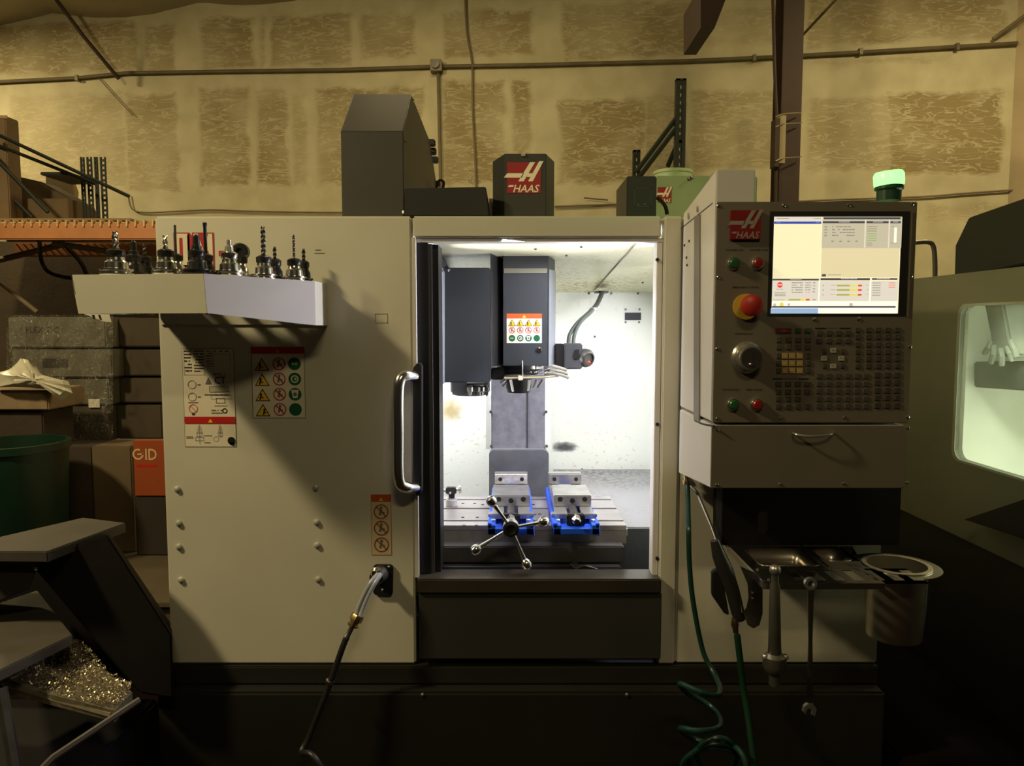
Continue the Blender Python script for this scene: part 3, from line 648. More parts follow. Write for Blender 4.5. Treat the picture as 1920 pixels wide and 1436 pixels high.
part('inner_left_wall', MB().box(IX0-.31, IX0-.3, FY+.1, IY, .35, ZT-.03), M_IWALL)
part('inner_right_wall', MB().box(IX1, IX1+.01, FY+.08, IY, .35, ZT-.03), M_IWALL)
part('inner_roof', MB().hexa([(IX0-.3,FY+.06,zr0),(IX1,FY+.06,zr0),(IX1,IY,zr1),(IX0-.3,IY,zr1),(IX0-.3,FY+.06,zr0+.008),(IX1,FY+.06,zr0+.008),(IX1,IY,zr1+.008),(IX0-.3,IY,zr1+.008)]), M_IROOF)
def roofpt(px, py, off=0):  # point on the sloping inner roof
    A = Vector((0, FY+.06, zr0)); N = Vector((0, zr1-zr0, -(IY-FY-.06))).normalized()
    if N.z > 0: N = -N
    d = ray(px, py); return CAM + d * ((A-CAM).dot(N)/d.dot(N)) + N*off
part('roof_seam', MB().tube([roofpt(1200,447,.001), roofpt(1112,546,.001)], .0035, 5), mat('seam',(0.25,0.22,0.12),.6))
for (x, y) in ((1004,466),(1062,478),(1090,462),(1205,529),(1228,536)):
    part('roof_screw', MB().ball(roofpt(x,y,.001), .005, 8), M_DSTEEL)
# recess, screws, smudge on back wall
part('service_slot', MB().pbox(1172,586,1202,600,IY-.006,IY-.001), mat('slot_dark',(0.03,0.03,0.035),.6))
for (x, y) in ((1173,580),(1199,580),(1173,604),(1198,604),(1115,631),(1104,550),(1146,550),(1196,550),(829,902),(829,914),(1091,880),(1201,930)):
    c = P(x, y, IY-.001); part('wall_screw', MB().cyl(c, c+Vector((0,-.004,0)), .0055, 8), M_DSTEEL)
def smudge_mat(name, rgb, st):
    m = bpy.data.materials.new(name); m.use_nodes = True; nt = m.node_tree; n = nt.nodes; L = nt.links; b = n['Principled BSDF']
    b.inputs['Base Color'].default_value = (*rgb, 1); tr = n.new('ShaderNodeBsdfTransparent'); mx = n.new('ShaderNodeMixShader'); tc = n.new('ShaderNodeTexCoord')
    sp = n.new('ShaderNodeSeparateXYZ'); L.new(tc.outputs['Generated'], sp.inputs[0])
    def f(op, a, b2):
        x = n.new('ShaderNodeMath'); x.operation = op
        for i, v in enumerate((a, b2)):
            if isinstance(v, float): x.inputs[i].default_value = v
            else: L.new(v, x.inputs[i])
        return x.outputs[0]
    x = f('SUBTRACT', sp.outputs['X'], .4); z = f('SUBTRACT', sp.outputs['Z'], .5)
    d = f('SQRT', f('ADD', f('MULTIPLY', f('MULTIPLY',x,x), 3.2), f('MULTIPLY', f('MULTIPLY',z,z), 4.0)), 0.0)
    nz = n.new('ShaderNodeTexNoise'); nz.inputs['Scale'].default_value = 4; L.new(tc.outputs['Generated'], nz.inputs['Vector'])
    d2 = f('ADD', d, f('MULTIPLY', f('SUBTRACT', nz.outputs['Fac'], .5), .8))
    mr = n.new('ShaderNodeMapRange'); mr.inputs['From Min'].default_value = .9; mr.inputs['From Max'].default_value = .15; mr.inputs['To Max'].default_value = st; L.new(d2, mr.inputs['Value'])
    L.new(mr.outputs[0], mx.inputs[0]); L.new(tr.outputs[0], mx.inputs[1]); L.new(b.outputs[0], mx.inputs[2]); L.new(mx.outputs[0], n['Material Output'].inputs[0]); return m
MB().pbox(1036,826,1092,850,IY-.0012,IY-.0002).build('oil_smudge', smudge_mat('smudge',(.10,.10,.10),.75), mm)
MB().pbox(822,738,880,800,IY-.0012,IY-.0002).build('coolant_stain', smudge_mat('yellow_stain',(.55,.42,.16),.4), mm)
# chip pan / floor of the enclosure
M_PAN = oily('chip_pan_floor', (0.24, 0.24, 0.23), (0.07, 0.07, 0.065), .45, .58)
part('chip_pan', MB().hexa([(IX0-.3,FY+.08,.52),(IX1,FY+.08,.52),(IX1,IY,.60),(IX0-.3,IY,.60),(IX0-.3,FY+.08,.54),(IX1,FY+.08,.54),(IX1,IY,.62),(IX0-.3,IY,.62)]), M_CHAR)
pr_z = .80
b_ = MB(); q = [QZ(1130,952,.74), QZ(1232,952,.74), QZ(1232,1008,.74), QZ(1168,1008,.74)]
b_.prism([(.20,3.55,.80),(IX1-.001,3.55,.80),(IX1-.001,2.72,.745),(.20,2.96,.76),(.40,2.955,.76),(.40,2.72,.745)][:3]+[(.40,2.72,.745),(.40,2.955,.7606),(.20,2.955,.7606)], (0,0,-.02)); part('chip_tray_slope', b_, M_PAN)
part('chip_tray_front', MB().box(.40, IX1-.002, 2.70, 2.72, .53, .744), mat('pan_front',(0.06,0.063,0.062),.45,.2,.2,8,.1,60))
part('front_gutter', MB().box(-.5, IX1-.003, 2.40, 2.42, .53, .60), M_BLACK)
# ---- column and way covers
M_WAY = mat('way_cover', (0.30, 0.30, 0.33), .42, .55, .18, 30, .05, 150)
M_WAY2 = mat('way_cover_low', (0.25, 0.255, 0.27), .36, .6, .25, 7, .03, 100)
WY = 3.15
part('way_cover_upper', MB().box(PX(921,790,WY+.05), PX(1022,790,WY+.05), WY+.05, WY+.4, PZ(970,850,WY+.05), PZ(970,640,WY+.05)), M_WAY, bevel=.004)
xm = PX(989, 790, WY+.049); part('way_cover_fold', MB().box(xm-.002, xm+.002, WY+.046, WY+.052, PZ(970,848,WY+.05), PZ(970,650,WY+.05)), M_DSTEEL)
b_ = MB(); b_.prism([P(917,850,WY),P(922,843,WY),P(1022,843,WY),P(1029,850,WY),P(1029,990,WY),P(917,990,WY)], (0,.05,0)); part('way_cover_lower', b_, M_WAY2, bevel=.003)
part('way_cover_flange', MB().pbox(1022,640,1032,842,WY+.07,WY+.3), M_IWALL)
part('way_cover_flange', MB().pbox(911,740,921,842,WY+.07,WY+.3), M_IWALL)
for (x,y) in ((920,771),(1024,771),(921,835),(1025,835)):
    c = P(x,y,WY+.07); part('cover_screw', MB().cyl(c, c+Vector((0,-.03,0)), .005, 8), M_DSTEEL)
# ---- spindle head and tool changer cover
HY = 2.66
zt = PZ(985, 500, HY) + .10; zb = PZ(985, 686, HY)
xa, xb, xc = PX(943,600,HY), PX(1028,600,HY), PX(1040,600,HY+.08)
b_ = MB(); b_.prism([(xa,HY,zb),(xb,HY,zb),(xc,HY+.08,zb),(xc,HY+.52,zb),(xa,HY+.52,zb)], (0,0,zt-zb))
part('head_cover', b_, M_CHARIN, bevel=.002)
part('head_cover_edge', MB().prism([(xb+.001,HY-.001,zb),(xc+.001,HY+.079,zb),(xc+.003,HY+.078,zb),(xb+.003,HY-.003,zb)], (0,0,PZ(1030,505,HY)-zb)), mat('edge_grey',(0.22,0.24,0.26),.4))
part('roof_strip', MB().pbox(945,503,1026,512,HY-.004,HY-.0005), mat('roof_pale',(0.25,0.24,0.17),.5))  # pale strip added for the roof showing beyond the head
c = P(1011,656,HY); part('head_plug', MB().lathe(c,(0,-1,0),[(.010,0),(.010,.004),(.006,.005),(.006,.002),(0,.002)],16), M_CHROME)
AY = 2.60; zb2 = PZ(870, 717, AY); zt2 = PZ(870, 507, AY)
b_ = MB(); b_.box(PX(829,610,AY), PX(919,610,AY), AY, AY+.16, zb2, zt2+.01); part('changer_cover', b_, M_CHARIN, bevel=.003)
part('changer_cover_side', MB().prism([(PX(919.5,610,AY),AY+.01,PZ(930,688,AY)),(PX(944,610,AY+.12),AY+.12,PZ(930,688,AY)),(PX(944,610,AY+.12),AY+.18,PZ(930,688,AY)),(PX(919.5,610,AY),AY+.18,PZ(930,688,AY))],(0,0,.42)), M_BLACK)
part('changer_flange', MB().prism([P(822,490,AY-.1),P(829,508,AY-.1),P(829,722,AY-.1),P(822,708,AY-.1)],(0,.12,0)), mat('edge_grey',(0.22,0.24,0.26)))
b_ = MB(); b_.prism([P(808,458,FY+.13),P(816,458,FY+.13),P(843,508,AY+.05),P(829,512,AY)], (0,.01,-.0)); b_.prism([roofpt(806,456,.004),roofpt(816,456,.004),roofpt(846,509,.004),roofpt(828,512,.004)],(0,0,-.05)); part('changer_bracket', b_, M_CHARIN)
for (x,y) in ((826,483),(842,507),(829,507),(823,514)):
    c = P(x,y,AY-.13); part('bracket_screw', MB().ball(c,.0045,8), M_CHROME)
# carousel below cover
cz = P(880,722,2.75)
crs = part('tool_carousel', MB().lathe((cz.x, 2.80, PZ(880,716,2.72)-.005), (0,0,-1), [(.0,0),(.075,0),(.075,.035),(.06,.05),(0,.05)], 24), M_CHARIN)
for i, (x, r) in enumerate(((882,.014),(893,.012),(903,.016),(913,.012))):
    c = P(x, 722, 2.72); part('carousel_tool', MB().lathe((c.x, 2.70, c.z), (0,0,-1), [(r*.6,0),(r,.006),(r,.02),(r*.55,.024),(r*.5,.034),(r*.2,.036),(0,.042)], 12), [M_STEEL, M_DSTEEL, M_CHROME, M_DSTEEL][i], parent=crs)
part('carousel_box', MB().pbox(848,716,874,740,2.70,2.76), mat('carousel_box',(0.16,0.17,0.19),.4), parent=crs)
# spindle nose
SX = PX(972,700,2.78); sz = zb
sp = part('spindle_nose', MB().lathe((SX, 2.80, sz), (0,0,-1), [(0,0),(.085,0),(.085,.022),(.072,.026),(.072,.034),(.05,.036),(.050,.085),(.042,.108),(.030,.110),(.03,.104),(0,.104)], 32), M_BLACK)
part('spindle_ring', MB().lathe((SX+.03, 2.79, sz+.002), (0,0,-1), [(0,0),(.060,0),(.064,.004),(.064,.018),(.0,.018)], 32), M_CHROME, parent=sp)
part('nozzle_ring', MB().tube([(SX+.075*math.cos(t*math.pi/12), 2.79+.075*math.sin(t*math.pi/12), sz-.038) for t in range(24)], .0045, 8, closed=True), M_STEEL, parent=sp)
part('coolant_pipe', MB().tube([P(945,709,2.69),P(975,708,2.69),P(1022,707,2.69),P(1048,704,2.70)], .0045, 10), mat('tan_pipe',(0.55,0.5,0.36),.3,.5), parent=sp)
c = P(976,708,2.685); part('coolant_block', MB().box(c.x-.009,c.x+.009,2.675,2.70,c.z-.009,c.z+.009), mat('block_tan',(0.70,0.64,0.45),.4), parent=sp, bevel=.002)
for (x0,y0,x1,y1) in ((950,714,942,724),(957,712,962,734),(993,712,990,733),(1007,712,1000,728),(1018,712,1008,727),(946,710,938,718)):
    b_ = MB(); b_.tube([P(x0,y0,2.70),P(x1,y1,2.70)], [.006,.004], 8); part('coolant_nozzle', b_, M_CHROME, parent=sp)
part('sensor_post', MB().tube([P(980,708,2.68),P(980,676,2.65)], .0022, 8), M_CHROME, parent=sp)
part('lower_clamp', MB().pbox(921,690,946,712,2.70,2.76), M_BLACK, parent=sp, bevel=.003)
for x in (995,1004,1016,1024): c = P(x,697,2.70); part('spindle_bolt', MB().ball(c,.006,10), M_CHROME, parent=sp)
# programmable coolant unit on the right of the head
pc = part('coolant_unit', MB().pbox(1058,644,1092,692,2.70,2.78), mat('unit_grey',(0.075,0.08,0.085),.4), bevel=.004)
part('unit_back', MB().pbox(1041,645,1058,690,2.71,2.80), M_BLACK, parent=pc, bevel=.003)
c = P(1081,667,2.70); b_ = MB()
b_.prism([(c.x-.014,2.699,c.z),(c.x-.008,2.699,c.z+.022),(c.x+.008,2.699,c.z+.024),(c.x+.012,2.699,c.z-.006),(c.x-.008,2.699,c.z-.014)],(0,-.004,0)); part('unit_window', b_, M_BLACK, parent=pc)
c = P(1108,676,2.70); hd = part('unit_knob', MB().lathe((c.x-.03,2.74,c.z+.012), (.55,-.75,-.15), [(0,0),(.030,0),(.034,.012),(.034,.03),(.028,.04),(.022,.042),(.022,.036),(0,.036)], 20), M_DSTEEL, parent=pc)
c = P(1104,680,2.68); part('knob_dot', MB().ball(c,.007,10), M_RED, parent=pc)
for k, dx in enumerate((0, 9)):
    pts = smoothpath([P(1128+dx*.3,548,3.35),P(1118+dx*.3,570,3.2),P(1105+dx*.3,585,3.05),P(1083+dx*.5,605,2.9),P(1068+dx,628,2.8),P(1066+dx,646,2.75)], 5)
    part('unit_cable', MB().tube(pts, .0075, 10), mat('cable_grey',(0.055,0.065,0.055),.5), parent=pc)
part('cable_plate', MB().pbox(1118,545,1141,549,3.36,3.44), M_BLACK, parent=pc)
c = P(1113,580,3.12); part('cable_clip', MB().box(c.x-.018,c.x+.018,3.09,3.12,c.z-.007,c.z+.007), M_STEEL, parent=pc, bevel=.002)
for k in range(3):
    pts = smoothpath([P(1022,690+k*7,2.72),P(1034+k*2,686+k*7,2.70),P(1050,690+k*6,2.69),P(1062+k*2,694+k*7,2.70)], 8)
    rr = [.0055 + (.0012 if i % 2 else 0) for i in range(len(pts))]
    part('ribbed_hose', MB().tube(pts, rr, 10), mat('hose_white',(0.36,0.35,0.29),.4), parent=pc)
# ---- table, saddle
TZ = QZ(960, 986, 0).z; TF = 2.5; TZ = PZ(960, 985, TF); TB = 2.93
TX0, TX1 = PX(560, 985, TF), PX(1172, 985, TF) + .005
M_TBL = mat('ground_steel', (0.40, 0.375, 0.355), .36, .6, .15, 8, .03, 120)
b_ = MB(); n_s = 3; ys = [TF]; gap = .016
segs = []; cur = TF
for k in range(n_s):
    yc = TF + (TB-TF)*(k+.5)/n_s + (.02 if k else -.01); segs.append((cur, yc-gap/2)); cur = yc + gap/2
segs.append((cur, TB))
tb = part('table', MB().box(TX0, TX1, TF, TB, PZ(960,1019,TF), TZ-.018), mat('table_side',(0.30,0.28,0.25),.4,.5,.15,10))
for y0, y1 in segs: part('table_land', MB().box(TX0, TX1, y0, y1, TZ-.0175, TZ), M_TBL, parent=tb, bevel=.0015)
for (x, y) in ((868,970),(895,970),(870,985),(893,985),(905,946),(890,944),(868,944),(1000,946),(1012,964),(1003,965)):
    p = QZ(x, y, TZ); part('table_hole', MB().cyl(p, p+Vector((0,0,.0012)), .006, 12), M_BLACK, parent=tb)
part('saddle', MB().box(-.55, .37, TF+.04, TB, .56, PZ(960,1019,TF)-.002), M_DSTEEL, bevel=.004)
part('saddle_cover', MB().box(-.50, PX(1166,1040,TF), TF-.05, TF+.035, PZ(960,1056,TF-.05), PZ(960,1024,TF-.05)), mat('saddle_cover',(0.11,0.105,0.10),.4,.4,.2,9), bevel=.004)
part('saddle_bracket', MB().pbox(1073,1020,1083,1064,TF-.07,TF-.052), M_DSTEEL)
part('front_way_cover', MB().box(-.45, PX(1164,1060,TF-.09), TF-.1, TF-.06, .56, PZ(960,1064,TF-.1)), M_BLACK, bevel=.003)
part('saddle_hose', MB().tube(smoothpath([P(1068,1058,TF-.11),P(1080,1066,TF-.11),P(1095,1061,TF-.11),P(1120,1068,TF-.11)],5), .004, 8), M_HOSEB)
part('table_end_cap', MB().box(TX1+.001, TX1+.014, TF+.06, TB-.05, PZ(960,1013,TF), TZ-.03), M_STEEL)
part('work_light', MB().box(.0,.70,2.44,2.50,1.772,1.776), mat('led_glass',(.9,.9,1.0),.4,emit=6))
# ---- roof equipment
M_GREYC = mat('dark_grey_cover', (0.042, 0.038, 0.034), .5, 0, .08, 5, .03, 300)
M_BROWNC = mat('cover_side', (0.07, 0.058, 0.042), .5, 0, .08, 5, .03, 300)
gx0, gx1 = PX(640,330,2.6), PX(757,330,2.6)
zk, ztp, ztb, zlo = PZ(700,246,2.6), PZ(700,176,2.82), PZ(800,264,3.44), PZ(818,351,3.75)
prof = [(2.6,ZT-.01),(2.6,zk),(2.82,ztp),(3.44,ztb),(3.75,zlo),(3.75,ZT-.01)]
b_ = MB(); b_.prism([(gx0,y,z) for y,z in prof], (gx1-gx0,0,0))
zc = part('column_cover', b_, M_GREYC, bevel=.003)
for (x,y,Y) in ((774,188,2.84),(759,265,2.64),(757,398,2.62)):
    p = QX(x,y,gx1+.001); part('cover_rivet', MB().ball(p,.007,8), M_CHROME, parent=zc)
for k,(x,y) in enumerate(((812,268),(814,284),(818,300),(822,345))):
    p = QX(x-2,y,gx1+.005); p.y = min(p.y, 3.78)
    part('cover_latch', MB().box(gx1-.02,gx1+.02,p.y-.02,p.y+.02,p.z-.014,p.z+.014), M_BLACK, parent=zc, bevel=.004)
part('cable_loop', MB().tube(smoothpath([P(818,352,3.5),P(824,338,3.5),P(832,342,3.5),P(830,356,3.5)],5), .006, 8), M_BLACK, parent=zc)
b_ = MB(); b_.prism([P(758,353,2.55),P(911,350,2.55),P(917,405,2.55),P(758,405,2.55)], (0,.45,0)); part('motor_box', b_, M_BLACK, bevel=.003)
b_ = MB(); lt = PZ(985,288,2.6); q0,q1,q2,q3 = PX(924,350,2.72),PX(946,350,2.6),PX(1024,350,2.6),PX(1039,350,2.72)
b_.prism([(q0,2.72,ZT-.01),(q1,2.6,ZT-.01),(q2,2.6,ZT-.01),(q3,2.72,ZT-.01),(q3,3.0,ZT-.01),(q0,3.0,ZT-.01)], (0,0,lt-ZT+.01)); lc = part('spindle_motor_cover', b_, M_CHAR, bevel=.002)
c = P(981,291,2.6); part('cover_clip', MB().box(c.x-.007,c.x+.007,2.594,2.60,c.z-.004,c.z+.004), M_CHROME, parent=lc)
lp = Print(plane_map(2.6-.001, 985, 335)); lp.logo(951,304,1014,362, ink('logo_red',(150,30,30)), ink('logo_white',(240,228,205))); lp.build('logo', lc)
part('cover_gap_plate', MB().pbox(917,372,925,404,2.8,2.82), mat('gap_plate',(0.2,0.18,0.13),.5))
# ---- stickers on the enclosure
p1 = Print(plane_map(FY-.0005, 392, 745))
CRM = ink('cream2', (226,216,196)); x0,y0,x1,y1 = 344,653,441,838
p1.rect(x0,y0,x1,y1,I_GREY); p1.rect(x0+1,y0+1,x1-1,y1-1,CRM,2)
p1.words(348,657,362,700,7,I_DGREY,3); p1.words(366,657,385,700,8,I_DGREY,3); p1.words(388,657,402,690,7,I_GREY,3); p1.words(404,657,432,662,1,I_BLK,3)
for (a,b,c_,d) in ((347,655,386,703),(402,664,434,704),(396,741,434,748),(404,733,432,741)): p1.frame(a,b,c_,d,.5,I_GREY,4)
p1.text('CT', 403, 719, 13, I_DGREY, 5, width=22); p1.words(403,700,425,705,1,I_GREY,5)
p1.poly([(386,720),(392,707),(398,720)], I_GREY, 4); p1.rect(393,724,430,735,ink('pale_grey',(190,182,160)),4); p1.frame(393,724,430,735,.5,I_GREY,5)
for yy in (721,744): p1.ring(361,yy,8,1,I_GREY,4); p1.rect(371,yy-1,377,yy+1,I_GREY,4)
p1.ring(362,766,8.5,1.4,I_PINK,4); p1.line(356,760,368,772,1.4,I_PINK,4); p1.words(353,754,372,757,1,I_DGREY,4,1); p1.rect(359,775,365,778,I_DGREY,4)
p1.words(384,739,430,743,1,I_DGREY,4,1); p1.frame(405,746,422,756,1,I_GREY,4); p1.words(402,760,426,763,1,I_GREY,4,1)
p1.ring(421,770,5,2,I_DGREY,4); p1.words(396,768,418,778,2,I_GREY,4); p1.rect(345,781,440,794,I_RED,5); p1.poly([(389,792),(393.5,785),(398,792)],I_YEL,6)
for (cx,w_) in ((372,9),(411,7)):
    p1.poly([(cx-w_*.25,798),(cx+w_*.25,798),(cx+w_*.6,811),(cx-w_*.6,811)], ink('pale_grey',(190,182,160)),4); p1.frame(cx-w_*.6,811,cx+w_*.6,818,.7,I_GREY,5); p1.line(cx,795,cx,832 if w_>8 else 820,.7,I_GREY,5)
p1.frame(364,819,380,826,.7,I_GREY,5); p1.words(347,818,360,823,2,I_DGREY,4,1); p1.words(380,816,396,819,1,I_DGREY,4,1); p1.words(381,829,392,832,1,I_DGREY,4,1); p1.ring(403,823,5,.6,I_GREY,4)
p1.circ(432,826,7.2,I_BLK,7); p1.poly([(427,829),(438,829),(437,835),(431,834)], I_BLK, 7)
p1.build('specification_sticker', mm)
def person_blob(pr, x, y, s, m, L): pr.circ(x, y-s*.5, s*.22, m, L, 8); pr.line(x, y-s*.3, x-s*.2, y+s*.5, s*.3, m, L); pr.line(x-s*.1, y-s*.1, x+s*.5, y+s*.2, s*.18, m, L)
def warn_tri(pr, cx, cy, s, L=3, fl=1):
    pr.poly([(cx-s,cy+s*.85),(cx,cy-s*.85),(cx+s,cy+s*.85)], I_BLK, L); pr.poly([(cx-s*.82,cy+s*.74),(cx,cy-s*.62),(cx+s*.82,cy+s*.74)], I_YEL, L+1); person_blob(pr, cx-fl*s*.2, cy+s*.3, s*.7, I_BLK, L+2)
def prohib(pr, cx, cy, r, L=3, col=I_RED): person_blob(pr, cx, cy, r, I_GREY, L); pr.ring(cx, cy, r, r*.16, col, L+1); pr.line(cx-r*.65, cy-r*.65, cx+r*.65, cy+r*.65, r*.16, col, L+1)
def mand(pr, cx, cy, r, k=0, L=3):
    pr.circ(cx, cy, r, I_GRN, L)
    if k == 0: pr.circ(cx-r*.25,cy,r*.22,ink('pale_grey',(190,182,160)),L+1,8); pr.circ(cx+r*.25,cy,r*.22,ink('pale_grey',(190,182,160)),L+1,8)
    elif k == 1: pr.ring(cx,cy,r*.62,r*.2,I_WHITE,L+1,12); pr.circ(cx+r*.1,cy,r*.2,I_WHITE,L+1,8)
    elif k == 2: pr.poly([(cx-r*.6,cy-r*.7),(cx+r*.6,cy-r*.7),(cx+r*.35,cy+r*.6),(cx-r*.35,cy+r*.6)],I_WHITE,L+1); pr.circ(cx,cy,r*.3,I_GREY,L+2,8)
p2 = Print(plane_map(FY-.0005, 523, 716)); p2.rect(472,650,572,784,I_GREY); p2.rect(473.5,651,571,783,CRM,2); p2.rect(472,650,572,663,I_RED,3); p2.poly([(518,661),(522,654),(526,661)],I_PINK,4)
for k in range(4):
    warn_tri(p2, 492, 683+k*28.5, 14, 3, 1 if k < 3 else -1); prohib(p2, 524, 682+k*28.5, 12); mand(p2, 553, 682+k*28.5, 12, (0,1,2,3)[k])
p2.build('safety_sticker', mm)
p3 = Print(plane_map(FY-.0005, 715, 983)); I_BRN = ink('brown_red',(150,72,50)); p3.rect(696,927,734,1041,ink('rust_orange',(180,80,40))); p3.rect(697,941,733,1040,ink('peach',(205,190,155)),2); p3.poly([(711,939),(715,932),(719,939)],I_YEL,3)
for k in range(3): prohib(p3, 715, 959+k*31, 14, 3, I_BRN)
p3.build('warning_sticker', mm)
p4 = Print(plane_map(HY-.0005, 983, 615)); p4.rect(950,588,1016,643,CRM); p4.rect(950,588,1016,597,I_OR,2); p4.poly([(979,596),(983,589.5),(987,596)],I_YEL,3)
for k in range(4):
    warn_tri(p4, 960+k*15.5, 605, 7.4, 2); prohib(p4, 960+k*15.5, 619, 6, 2); mand(p4, 960+k*15.5, 634, 6.2, k, 2)
p4.build('head_sticker', mm)
# big model lettering, mostly hidden behind the tool rack
p5 = Print(plane_map(FY-.0005, 370, 470)); LR = ink('letter_red',(170,35,40)); LW = ink('letter_white',(225,215,190))
p5.rect(326,436,356,500,LR); p5.poly([(356,436),(361,442),(362,497),(356,503),(326,510),(326,500)],LR); p5.rect(329,438,352,497,LW,2); p5.rect(337,446,343,488,LR,3)
p5.rect(361,436,402,510,LR); p5.rect(364,438,399,508,LW,2); p5.poly([(372,438),(382,470),(391,438)],LR,3); p5.rect(373,470,375,510,LR,3); p5.rect(389,470,391,510,LR,3); p5.rect(410,470,424,480,LR,1)
p5.build('model_lettering', mm)
pm = Print(plane_map(FY-.0003, 700, 600)); 
pm.frame(703,588,727,606,1.2,ink('faint_mark',(150,140,112)),1); pm.rect(594,468,605,469.5,I_GREY); pm.rect(592,474,611,475.5,I_GREY); pm.build('scuff_marks', mm)
# ================================================================= tool rack on the left panel
rk2 = thing('tool_rack', (PX(380,590,2.1), 2.1, PZ(380,588,1.95)), 'beige sheet metal tool rack with angled front hung on the left panel', 'tool rack')
RYF = 1.95
def TP(px, py, Y): return P(px, py, Y)
A_t, B_t, C_t = P(133,515,RYF), P(381,513,RYF), P(590,527,2.16); A_b, B_b, C_b = P(147,588,RYF), P(388,587,RYF), P(592,610,2.16)
D_t = Vector((C_t.x, FY-.001, C_t.z)); D_b = Vector((C_b.x, FY-.001, C_b.z)); E_t = Vector((A_t.x, FY-.001, A_t.z))
zt_ = B_t.z
def plate(pts, off): return MB().prism(pts, off)
plate([A_b, B_b, B_t, A_t], (0, .003, 0)).build('front_plate', M_BEIGE, rk2)
plate([B_b+Vector((.001,0,0)), C_b, C_t, B_t+Vector((.001,0,0))], (-.002, .0035, 0)).build('angled_plate', M_BEIGE2, rk2)
plate([C_b, D_b, D_t, C_t], (-.003, 0, 0)).build('end_plate', M_BEIGE, rk2)
plate([A_b, A_t, Vector((A_t.x, FY-.02, A_t.z)), Vector((A_b.x+.04, FY-.02, A_b.z))], (.003, 0, 0)).build('left_plate', M_BEIGE, rk2)
zp_ = B_t.z - .004
plate([Vector((A_t.x+.004, A_t.y+.004, zp_)), Vector((B_t.x, B_t.y+.005, zp_)), Vector((C_t.x-.004, C_t.y+.002, zp_-.008)), Vector((C_t.x-.004, 2.20, zp_-.008)), Vector((A_t.x+.004, 2.20, zp_))], (0,0,-.003)).build('top_plate', M_BEIGE, rk2)
gx = [A_t.x+.004] + [PX(q, 512, 2.25) for q in (297,326,352,383,410,440,468,498)] + [C_t.x-.004]
for i in range(0, 10, 2): MB().box(gx[i], gx[i+1], 2.2005, FY-.0065, zp_-.011, zp_-.008).build('rear_rib', M_BEIGE, rk2)
MB().box(XL+.01, C_t.x-.01, FY-.006, FY-.001, B_b.z-.03, zt_-.01).build('wall_bracket', M_BEIGE, rk2)
# holders: one body, many tools
M_NUT = mat('black_oxide', (0.02,0.02,0.02), .35, .3, .2, 30)
def holder(px, py, Y, kind, size, label, base_py=512):
    tz = zt_ - .001 + (0 if px < 381 else -(px-381)/209*.012)
    p = P(px, base_py, Y)
    t = thing('tool_holder', (p.x, Y, tz), label, 'tool holder', 'tool holders in the rack')
    s = size
    dark = kind in ('dark','darkmill','darkrod')
    mb_ = M_NUT if dark else M_CHROME
    MB().lathe((0,0,0),(0,0,1),[(0,0),(.034*s,0),(.036*s,.003),(.036*s,.007),(.031*s,.009),(.031*s,.012),(.036*s,.014),(.036*s,.018),(.026*s,.020),(.0245*s,.036),(.019*s,.042),(.018*s,.050),(0,.050)],28).build('holder_body', mb_, t, local=True)
    MB().lathe((0,0,-.001),(0,0,-1),[(0,0),(.021*s,0),(.013*s,.068),(.006,.070),(.006,.086),(.009,.088),(.009,.096),(.005,.102),(0,.102)],16).build('taper_shank', M_STEEL, t, local=True)
    MB().box(-.0375*s,-.030*s,-.008,.008,.003,.016).build('drive_key', M_DSTEEL, t, local=True)
    nm = M_NUT
    MB().lathe((0,0,.0505),(0,0,1),[(0,0),(.020*s,0),(.0215*s,.003),(.0215*s,.016),(.013*s,.021),(.006*s,.021),(.006*s,.019),(0,.019)],10).build('collet_nut', nm if kind != 'mill' else M_CHROME, t, local=True)
    z0 = .070
    def helix(r, L, turns, m, th):
        b = MB(); n = 40
        for ph in (0, math.pi):
            b.tube([(r*.55*math.cos(ph+2*math.pi*turns*i/n), r*.55*math.sin(ph+2*math.pi*turns*i/n), z0+L*i/n) for i in range(n+1)], [th*(1 if i < n-3 else (n-i)/4+.05) for i in range(n+1)], 6)
        b.build('cutting_tool', m, t, local=True)
    if kind == 'drill': helix(.008, .050, 1.6, M_CHROME, .0045)
    elif kind == 'longdrill': helix(.0065, .085, 3.2, M_DSTEEL, .0036)
    elif kind == 'thindrill': helix(.0035, .072, 5, M_DSTEEL, .0022)
    elif kind == 'rod': MB().lathe((0,0,z0),(0,0,1),[(0,0),(.0035,0),(.0035,.082),(0,.084)],10).build('cutting_tool', M_DSTEEL, t, local=True)
    elif kind == 'endmill': helix(.006, .040, 1.2, M_CHROME, .0035)
    elif kind == 'darkmill':
        MB().lathe((0,0,z0-.002),(0,0,1),[(0,0),(.013,0),(.013,.012),(.009,.014),(.009,.036),(.004,.042),(0,.042)],14).build('cutting_tool', M_NUT, t, local=True)
    elif kind == 'mill':
        MB().lathe((0,0,z0-.002),(0,0,1),[(0,0),(.012,0),(.011,.016),(.006,.020),(.006,.034),(0,.036)],16).build('cutting_tool', M_STEEL, t, local=True)
    elif kind == 'disc':
        MB().lathe((0,.012,z0+.014),(0,-1,0),[(0,0),(.022,0),(.025,.003),(.025,.020),(.020,.024),(.010,.024),(.009,.020),(0,.020)],28).build('cutting_tool', M_NUT, t, local=True)
    elif kind == 'dark':
        helix(.005, .038, 1.5, M_DSTEEL, .003)
    elif kind == 'darkrod':
        MB().lathe((0,0,z0),(0,0,1),[(0,0),(.005,0),(.005,.078),(.006,.08),(.006,.09),(0,.09)],10).build('cutting_tool', M_NUT, t, local=True)
    return t
